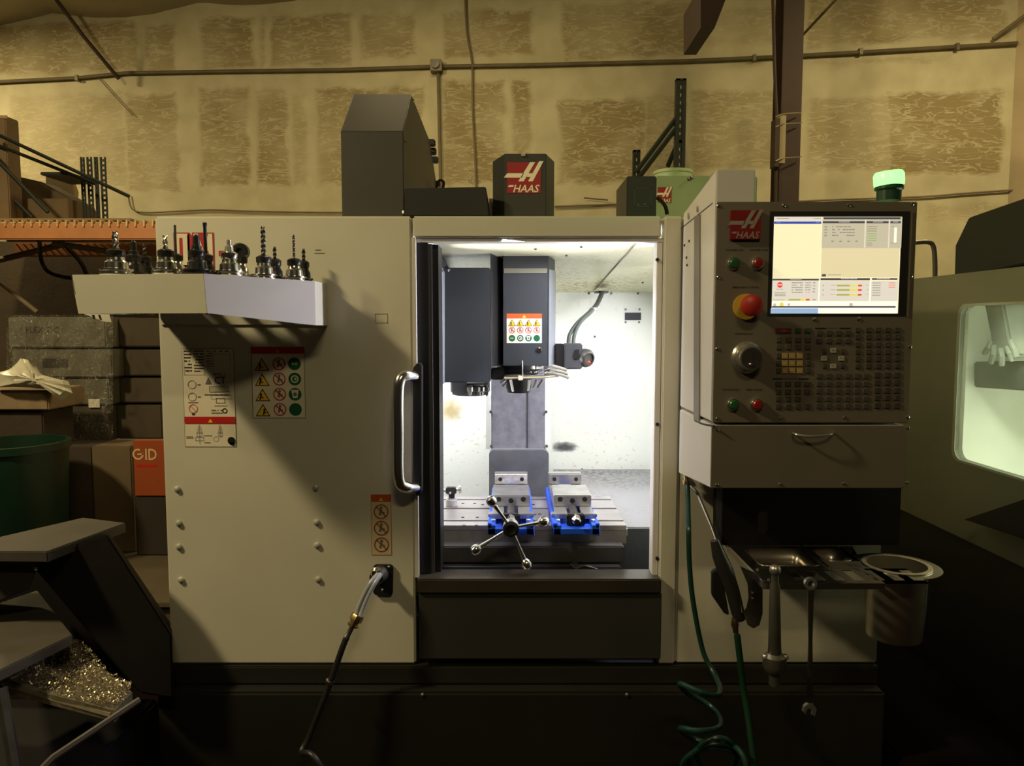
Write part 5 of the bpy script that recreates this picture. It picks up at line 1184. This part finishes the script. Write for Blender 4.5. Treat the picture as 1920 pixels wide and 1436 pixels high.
MB().prism([P(1514,1319,WYY),P(1525,1319,WYY),P(1532,1330,WYY),P(1529,1344,WYY),P(1521,1340,WYY),P(1522,1332,WYY),P(1516,1329,WYY),P(1512,1335,WYY),P(1513,1341,WYY),P(1505,1334,WYY),P(1507,1325,WYY)], (0,.010,0)).build('open_end', M_STEEL, cw, bevel=.0015)
# ---- air gun with green hose
GY = 1.97
ag = thing('air_gun', P(1370,1140,GY), 'black air gun with long bright nozzle hooked beside the tray', 'air gun')
MB().tube(smoothpath([P(1295,912,GY+.15),P(1306,922,GY+.13),P(1312,935,GY+.12),P(1335,990,GY+.04),P(1345,1020,GY)],4), .0042, 8).build('nozzle_tube', M_CHROME, ag)
MB().tube([P(1340,1013,GY),P(1348,1040,GY),P(1360,1070,GY),P(1374,1110,GY),P(1384,1150,GY),P(1388,1162,GY)], [.012,.019,.022,.019,.018,.014], 14).build('grip', mat('gun_black',(0.02,0.02,0.02),.4), ag)
MB().prism([P(1336,1072,GY),P(1350,1066,GY),P(1362,1120,GY),P(1368,1155,GY),P(1358,1150,GY),P(1336,1118,GY)], (0,.02,0)).build('trigger', M_BLACK, ag, bevel=.003)
MB().lathe(P(1377,1158,GY),(.12,0,-1),[(0,0),(.007,0),(.009,.006),(.011,.02),(.008,.03),(.008,.042),(0,.042)],8).build('brass_fitting', M_BRASS, ag)
gh = [P(1382,1190,GY),P(1388,1240,GY),P(1394,1290,GY),P(1402,1340,GY-.02),P(1410,1400,GY-.05),P(1420,1470,GY-.08)]
tag(MB().tube(smoothpath(gh,6), .009, 12).build('air_hose', mat('green_hose_d',(0.007,0.034,0.014),.35)), 'green air hose dropping straight from the air gun fitting', 'hose')
hs = thing('coiled_air_hose', P(1340,1420,2.0), 'long green coiled air hose with brass elbow looping beside the base', 'hose')
HYY = 2.12
g2 = [P(1289,905,2.27),P(1290,940,2.22),P(1291,990,HYY),P(1293,1060,HYY),P(1300,1130,HYY),P(1318,1220,HYY),P(1340,1265,2.08),P(1350,1290,2.0),P(1344,1304,1.94),P(1310,1296,1.92),P(1275,1282,1.98),P(1290,1300,2.08),P(1330,1322,2.08),P(1352,1350,2.0),P(1343,1366,1.93),P(1310,1370,1.9),P(1275,1366,1.96),P(1300,1385,2.06),P(1345,1395,2.0),P(1380,1402,1.9),P(1398,1430,1.86),P(1405,1480,1.85)]
pts = smoothpath(g2, 8)
M_HOSET = mat('hose_dark_teal',(0.010,0.040,0.028),.25)
MB().tube(pts, .0075, 10).build('hose', M_HOSET, hs)
for k, (cx_, cy_, rx, ry) in enumerate(((1345,1415,38,32),(1345,1428,52,34),(1340,1440,62,38))):
    MB().tube([P(cx_+rx*math.cos(t*math.pi/16), cy_+ry*math.sin(t*math.pi/16), 1.93+.01*k+.03*math.sin(t*math.pi/16)) for t in range(32)], .007, 8, closed=True).build('hose_coil', M_HOSET, hs)
c = P(1287,897,2.27); MB().lathe(c-Vector((0,0,.018)),(0,0,1),[(0,0),(.011,0),(.011,.012),(.008,.016),(.008,.03),(0,.03)],8).build('brass_elbow', M_BRASS, hs)

# ================================================================= vises on the table
def vise(X, label, pale):
    t = thing('machine_vise', (X, 2.38, TZ+.0015), label, 'vise', 'blue machine vises on the table')
    B = lambda *a: MB().box(*a)
    b_ = MB(); b_.box(-.076,.076,0,.055,0,.022); b_.box(-.076,-.050,.0,.56,0,.034); b_.box(.050,.076,.0,.56,0,.034); b_.box(-.0499,.0499,.0551,.56,0,.018); b_.box(-.076,-.062,0,.03,.0221,.040); b_.box(.062,.076,0,.03,.0221,.040)
    b_.build('base_casting', M_BLUE, t, local=True, bevel=.0025, seg=1)
    for s_ in (-1,1):
        x0, x1 = (.024,.065) if s_ > 0 else (-.065,-.024)
        B(x0,x1,.07,.57,.0345,.052).build('steel_way', M_STEEL, t, local=True, bevel=.002)
        B(min(s_*.060,s_*.078),max(s_*.060,s_*.078),.09,.125,.0346,.046).build('side_lug', M_STEEL, t, local=True, bevel=.002)
    mj = B(-.066,.066,.17,.34,.0525,.092).build('movable_jaw', M_STEEL, t, local=True, bevel=.003)
    B(-.066,.066,.3405,.352,.0535,.090).build('jaw_plate', M_STEEL, mj, local=True, bevel=.001)
    for x in (-.043,0,.043): MB().lathe((x,.1695,.078 if x else .073),(0,-1,0),[(0,0),(.009,0),(.009,.0012),(.006,.0014),(.006,.0006),(0,.0006)],16).build('jaw_bolt', M_BLACK, mj, local=True)
    fj = B(-.066,.066,.535,.575,.0525,.096).build('fixed_jaw', M_STEEL, t, local=True, bevel=.002)
    B(-.064,.064,.522,.5345,.056,.093).build('jaw_plate', mat('jaw_pale',(0.62,0.60,0.55),.4,.3,.3,60) if pale else M_STEEL, fj, local=True, bevel=.001)
    for x in (-.043,.043): MB().cyl((x,.5215,.075),(x,.519,.075),.008,12).build('jaw_bolt', M_BLACK, fj, local=True)
    MB().cyl((0,.02,.048),(0,.169,.048),.0135,16).build('screw', M_DSTEEL, t, local=True)
    MB().lathe((0,.0,.048),(0,-1,0),[(0,-.03),(.016,-.03),(.016,-.005),(.010,0),(.010,.018),(0,.018)],6).build('screw_hex', M_CHROME, t, local=True)
    B(-.030,.030,.022,.05,.0225,.062).build('screw_bracket', M_BLACK, t, local=True, bevel=.004)
    for s_ in (-1,1): MB().lathe((s_*.058,.045,.023),(0,0,1),[(0,0),(.008,0),(.008,.016),(.005,.018),(0,.018)],8).build('clamp_stud', M_STEEL, t, local=True)
    return t
vise(PX(958,990,2.38), 'left blue machine vise behind the four-ball speed handle', True)
vise(PX(1081,990,2.38), 'right blue machine vise with no handle on its screw', False)
sh = thing('speed_handle', P(958,990,2.33), 'chrome speed handle with ball-tipped arms on the left vise', 'handle')
hc = Vector((PX(958,990,2.33), 2.335, PZ(958,990,2.33)))
MB().lathe(hc+Vector((0,.024,0)),(0,-1,0),[(0,0),(.020,0),(.026,.006),(.026,.030),(.022,.036),(0,.036)],28).build('hub', M_STEEL, sh)
MB().lathe(hc+Vector((0,-.0125,0)),(0,-1,0),[(0,0),(.0255,0),(.0255,.008),(.016,.011),(.013,.005),(0,.005)],24).build('hub_cap', M_BLACK, sh)
for (x, y) in ((922,940),(1019,978),(893,1030),(987,1057)):
    tip = P(x, y, 2.315); a = MB(); st = hc + (tip-hc).normalized()*.02
    a.tube([st, st+(tip-st)*.55, tip-(tip-st).normalized()*.004], [.0052,.006,.0085], 12); ar = a.build('arm', M_CHROME, sh)
    dd = (tip-st).normalized(); MB().lathe(tip-dd*.016, dd, [(0,0),(.009,0),(.0155,.008),(.0175,.018),(.0145,.029),(.007,.0345),(0,.0355)],18).build('ball_tip', M_CHROME, ar)
# probe / tool setter on the table
tp_ = QZ(847, 948, TZ)
tsr = thing('tool_setter', (tp_.x, tp_.y, TZ+.001), 'small tool setter probe on white base at the left of table', 'probe')
MB().lathe((0,0,0),(0,0,1),[(0,0),(.022,0),(.022,.022),(.016,.026),(.016,.03),(0,.03)],20).build('base', mat('setter_white',(0.62,0.61,0.60),.3,.5,.1,30), tsr, local=True)
MB().lathe((0,0,.0305),(0,0,1),[(0,0),(.012,0),(.012,.012),(.008,.014),(0,.014)],14).build('neck', M_BLACK, tsr, local=True)
MB().box(-.022,.018,-.014,.014,.0448,.072).build('block', M_DSTEEL, tsr, local=True, bevel=.004)
MB().lathe((.0185,0,.060),(1,0,.1),[(0,0),(.008,0),(.008,.008),(.016,.010),(.016,.018),(0,.018)],16).build('stylus_disc', M_CHROME, tsr, local=True)
MB().lathe((-.0225,0,.058),(-1,0,0),[(0,0),(.006,0),(.006,.010),(.003,.012),(.003,.02),(0,.02)],12).build('knob', M_STEEL, tsr, local=True)
MB().ball((-.004,-.0145,.052),.0055,10).build('clamp_screw', M_CHROME, tsr, local=True)

# ================================================================= things behind the machine, above the roof at right
bx = thing('black_control_box', P(1203,398,3.0), 'small black electrical box with recessed front behind the machine roof', 'electrical box')
MB().box(PX(1175,365,3.0), PX(1231,365,3.0), 3.0, 3.3, ZT+.0, PZ(1203,330,3.0)).build('body', mat('box_black',(0.016,0.018,0.016),.45), bx, bevel=.004)
pb = Print(plane_map(2.9995, 1203, 365)); pb.frame(1189,352,1222,388,1.5,I_DGREY,1); pb.circ(1197,383,1.4,I_GREY,2,8); pb.circ(1209,383,1.4,I_GREY,2,8); pb.build('face_lines', bx)
MB().tube(smoothpath([P(1231,370,3.05),P(1240,376,3.05),P(1248,388,3.05),P(1251,402,3.05)],5), .008, 8).build('cord', M_BLACK, bx)
gm = thing('green_machine', P(1275,400,3.9), 'pale green machine with round cap and red logo behind the pendant', 'machine')
M_PGRN = mat('pale_green_paint', (0.27, 0.36, 0.19), .5, 0, .08, 5)
MB().box(PX(1229,360,4.0), PX(1420,360,4.0), 4.0, 4.8, .0, PZ(1280,329,4.0)).build('cabinet', M_PGRN, gm, bevel=.008)
c = P(1262,326,4.25); MB().lathe((c.x,4.25,PZ(1262,329,4.0)+.001),(0,0,1),[(0,0),(.105,0),(.105,.05),(.11,.055),(.11,.07),(0,.075)],32).build('round_cap', mat('cap_green',(0.36,0.46,0.27),.5), gm)
for (x,y) in ((1291,336),(1296,333)): MB().ball(P(x,y,3.995),.008,8).build('bolt', M_DSTEEL, gm)
lp = Print(plane_map(3.995, 1246, 366)); lp.logo(1233,351,1258,380, ink('logo_red',(150,30,30)), ink('logo_white',(240,228,205))); lp.build('logo', gm)
ru = thing('rack_upright', (PX(1275,400,5.0), 5.0, 0), 'dark green perforated rack upright with diagonal braces behind the roof', 'rack')
Yu = 5.0
def upright(x0, x1, y0, y1, Y, pr):
    xa, xb = PX(x0,(y0+y1)/2,Y), PX(x1,(y0+y1)/2,Y); za, zb_ = PZ(x0,y1,Y), PZ(x0,y0,Y)
    w4 = (xb-xa)
    b = MB(); b.box(xa, xa+w4*.38, Y, Y+.05, za, zb_); b.box(xb-w4*.34, xb, Y, Y+.05, za, zb_)
    z = za
    while z < zb_-.02: b.box(xa+w4*.38, xb-w4*.34, Y+.003, Y+.006, z, z+.028); z += .05
    b.box(xa,xb,Y,Y+.05,zb_-.012,zb_)
    return b.build('post', M_GSTEEL, ru)
upright(1266,1285,147,420,Yu,1); upright(1187,1200,281,420,Yu+.2,1)
for x0_, x1_, Y_ in ((1266,1285,Yu),(1187,1200,Yu+.2)): MB().box(PX(x0_,420,Y_), PX(x1_,420,Y_), Y_, Y_+.05, 0, PZ(x0_,421,Y_)).build('post', M_GSTEEL, ru)
for (a,b) in (((1268,222),(1193,322)),((1276,255),(1252,312)),((1268,240),(1200,330))):
    MB().tube([P(*a,Yu+.03), P(*b,Yu+.15)], .017, 6).build('brace', M_GSTEEL, ru)

# ================================================================= neighbouring machine at the right
NX = 1.78
nb = thing('neighbour_machine', (NX+.6, 2.4, 0), 'olive grey neighbouring machine with lit rounded window at right edge', 'machine')
M_OLIVE = mat('olive_panel', (0.150, 0.145, 0.098), .5, 0, .08, 3)
yA, yB = 3.55, 1.2
zT0, zT1 = QX(1712,530,NX).z, QX(1920,490,NX).z; zTm = (zT0+zT1)/2; zBm = (QX(1712,975,NX).z+QX(1900,1043,NX).z)/2
wy0 = QX(1796,720,NX).y; wy1 = 1.75; wz1 = (QX(1800,580,NX).z+QX(1920,563,NX).z)/2; wz0 = (QX(1800,866,NX).z+QX(1920,893,NX).z)/2
# front sheet with rounded window hole
def NP(y, z): return Vector((NX, y, z))
hole = []; r_ = .045
for (cy, cz_, a) in ((wy0-r_,wz1-r_,0),(wy1+r_,wz1-r_,90),(wy1+r_,wz0+r_,180),(wy0-r_,wz0+r_,270)):
    for i in range(6): t = R(a+90*i/5); hole.append(NP(cy+r_*math.cos(t), cz_+r_*math.sin(t)))
cc = NP((wy0+wy1)/2, (wz0+wz1)/2); outer = []
for p in hole:
    d = p-cc; k = 1e9
    if d.y > 1e-6: k = min(k,(yA-cc.y)/d.y)
    if d.y < -1e-6: k = min(k,(yB-cc.y)/d.y)
    if d.z > 1e-6: k = min(k,(zTm-cc.z)/d.z)
    if d.z < -1e-6: k = min(k,(zBm-cc.z)/d.z)
    outer.append(cc+d*k)
b_ = MB(); n = len(hole)
for corner in ((yA,zTm),(yB,zTm),(yB,zBm),(yA,zBm)):
    C = NP(*corner); j = min(range(n), key=lambda i: (outer[i]-C).length)
    js = sorted(range(n), key=lambda i: (outer[i]-C).length)[:1]; outer[js[0]] = C
T = Vector((.03,0,0))
for i in range(n):
    j = (i+1)%n; b_.hexa([outer[i],outer[j],hole[j],hole[i],outer[i]+T,outer[j]+T,hole[j]+T,hole[i]+T])
b_.build('front_panel', M_OLIVE, nb)
b_ = MB()
ho2 = [cc+(p-cc)*1.03 for p in hole]
for i in range(n):
    j=(i+1)%n; b_.hexa([ho2[i]-T*.1,ho2[j]-T*.1,hole[j]-T*.1,hole[i]-T*.1,ho2[i]+T*.05-T*.08,ho2[j]+T*.05-T*.08,hole[j],hole[i]])
b_.build('window_gasket', mat('gasket',(0.30,0.31,0.25),.5), nb)
M_GL = bpy.data.materials.new('window_pane_glass'); M_GL.use_nodes = True
nt = M_GL.node_tree; g_ = nt.nodes.new('ShaderNodeBsdfTransparent'); g_.inputs[0].default_value = (.86,.9,.84,1); mx = nt.nodes.new('ShaderNodeMixShader'); mx.inputs[0].default_value = .12
pb_ = nt.nodes['Principled BSDF']; pb_.inputs['Roughness'].default_value = .5; pb_.inputs['Base Color'].default_value = (.8,.85,.78,1)
nt.links.new(g_.outputs[0], mx.inputs[1]); nt.links.new(pb_.outputs[0], mx.inputs[2]); nt.links.new(mx.outputs[0], nt.nodes['Material Output'].inputs[0])
MB().prism([p+T*.4 for p in hole], (.004,0,0)).build('window_pane', M_GL, nb)
M_NIN = mat('neighbour_inner', (0.82,0.83,0.74), .5, 0, .06, 6)
MB().box(NX+.75, NX+.76, yB, yA-.05, zBm, zTm).build('inner_back_wall', M_NIN, nb)
MB().box(NX+.031, NX+.749, yA-.05, yA-.04, zBm, zTm).build('inner_side_wall', M_NIN, nb)
MB().box(NX+.031, NX+.749, yB, yA-.051, zBm, zBm+.02).build('inner_floor', M_NIN, nb)
MB().box(NX+.031, NX+1.2, yB, yA, zTm-.02, zTm-.001).build('top_panel', M_OLIVE, nb)
nl = area('neighbour_light', (NX+.10, 2.3, zTm-.08), (NX+.62, 2.35, 1.0), 25, (0.97,1.0,0.88), 1.2, .08, 120)
# spindle head and table seen through the window
def QN(px, py, X): return QX(px, py, X)
XI = NX + .30
h_ = MB().prism([QN(1842,560,XI),QN(1878,560,XI),QN(1893,640,XI),QN(1896,668,XI),QN(1858,668,XI),QN(1856,632,XI)], (.15,0,0)).build('spindle_head', mat('inner_grey',(0.26,0.27,0.22),.5,0,.15,12), nb, bevel=.01)
for (a,b,c_,d_) in ((1858,640,1846,662),(1864,648,1858,680),(1876,655,1878,684),(1888,652,1898,676),(1895,640,1905,668)):
    MB().tube([QN(a,b,XI-.02), QN((a+c_)/2+2,(b+d_)/2,XI-.03), QN(c_,d_,XI-.02)], .012, 8).build('coolant_nozzle', mat('inner_grey2',(0.20,0.21,0.17),.6), h_)
MB().prism([QN(1826,678,XI+.1),QN(1960,676,XI+.1),QN(1960,735,XI+.1),QN(1826,726,XI+.1)], (.2,0,0)).build('fixture_block', mat('inner_grey3',(0.15,0.16,0.13),.5,0,.12,10), nb, bevel=.006)
# black top hood
XH = NX + .12
MB().prism([QN(1789,522,XH),QN(1791,460,XH),QN(1816,408,XH),QN(1925,370,XH),QN(1990,350,XH),QN(1990,480,XH)], (.8,0,0)).build('top_hood', M_BLACK, nb, bevel=.004)
# lower part: dark base and chute
MB().box(NX+.02, NX+1.3, yB, yA, .05, zBm-.002).build('base', mat('neighbour_base',(0.012,0.010,0.009),.6), nb)
b_ = MB(); b_.hexa([QN(1806,990,NX-.01),QN(1925,1035,NX-.01),QN(2000,1060,NX+.1),QN(1900,1000,NX+.1),QN(1806,975,NX-.01),QN(1925,932,NX-.01),QN(2000,900,NX+.1),QN(1900,935,NX+.1)])
b_ = MB(); b_.prism([QN(1806,974,NX-.10),QN(1925,934,NX-.10),QN(1925,1012,NX-.10)], (.098,0,0)); b_.build('chute', mat('chute_dark',(0.010,0.008,0.006),.8), nb, bevel=.003)
MB().tube(smoothpath([P(1716,455,3.3),P(1740,454,3.3),P(1750,462,3.3),P(1753,490,3.3),P(1753,535,3.3)],5), .010, 10).build('grab_rail', mat('rail_dark',(0.06,0.05,0.035),.4), nb)
MB().tube([P(1655,1178,2.35), P(1800,1258,2.0), P(1900,1300,1.9)], .006, 6)
# dark low mat / drip edge
lo = MB(); lo.box(1.12, 1.14, 1.7, 2.6, .0, .55)
tag(MB().box(XR+.06, NX-.05, 1.6, 3.4, .001, .12).build('floor_duct', mat('duct_dark',(0.006,0.004,0.004),.9,spec=.03), bevel=.01), 'low dark duct on the floor between the two machines', 'duct')
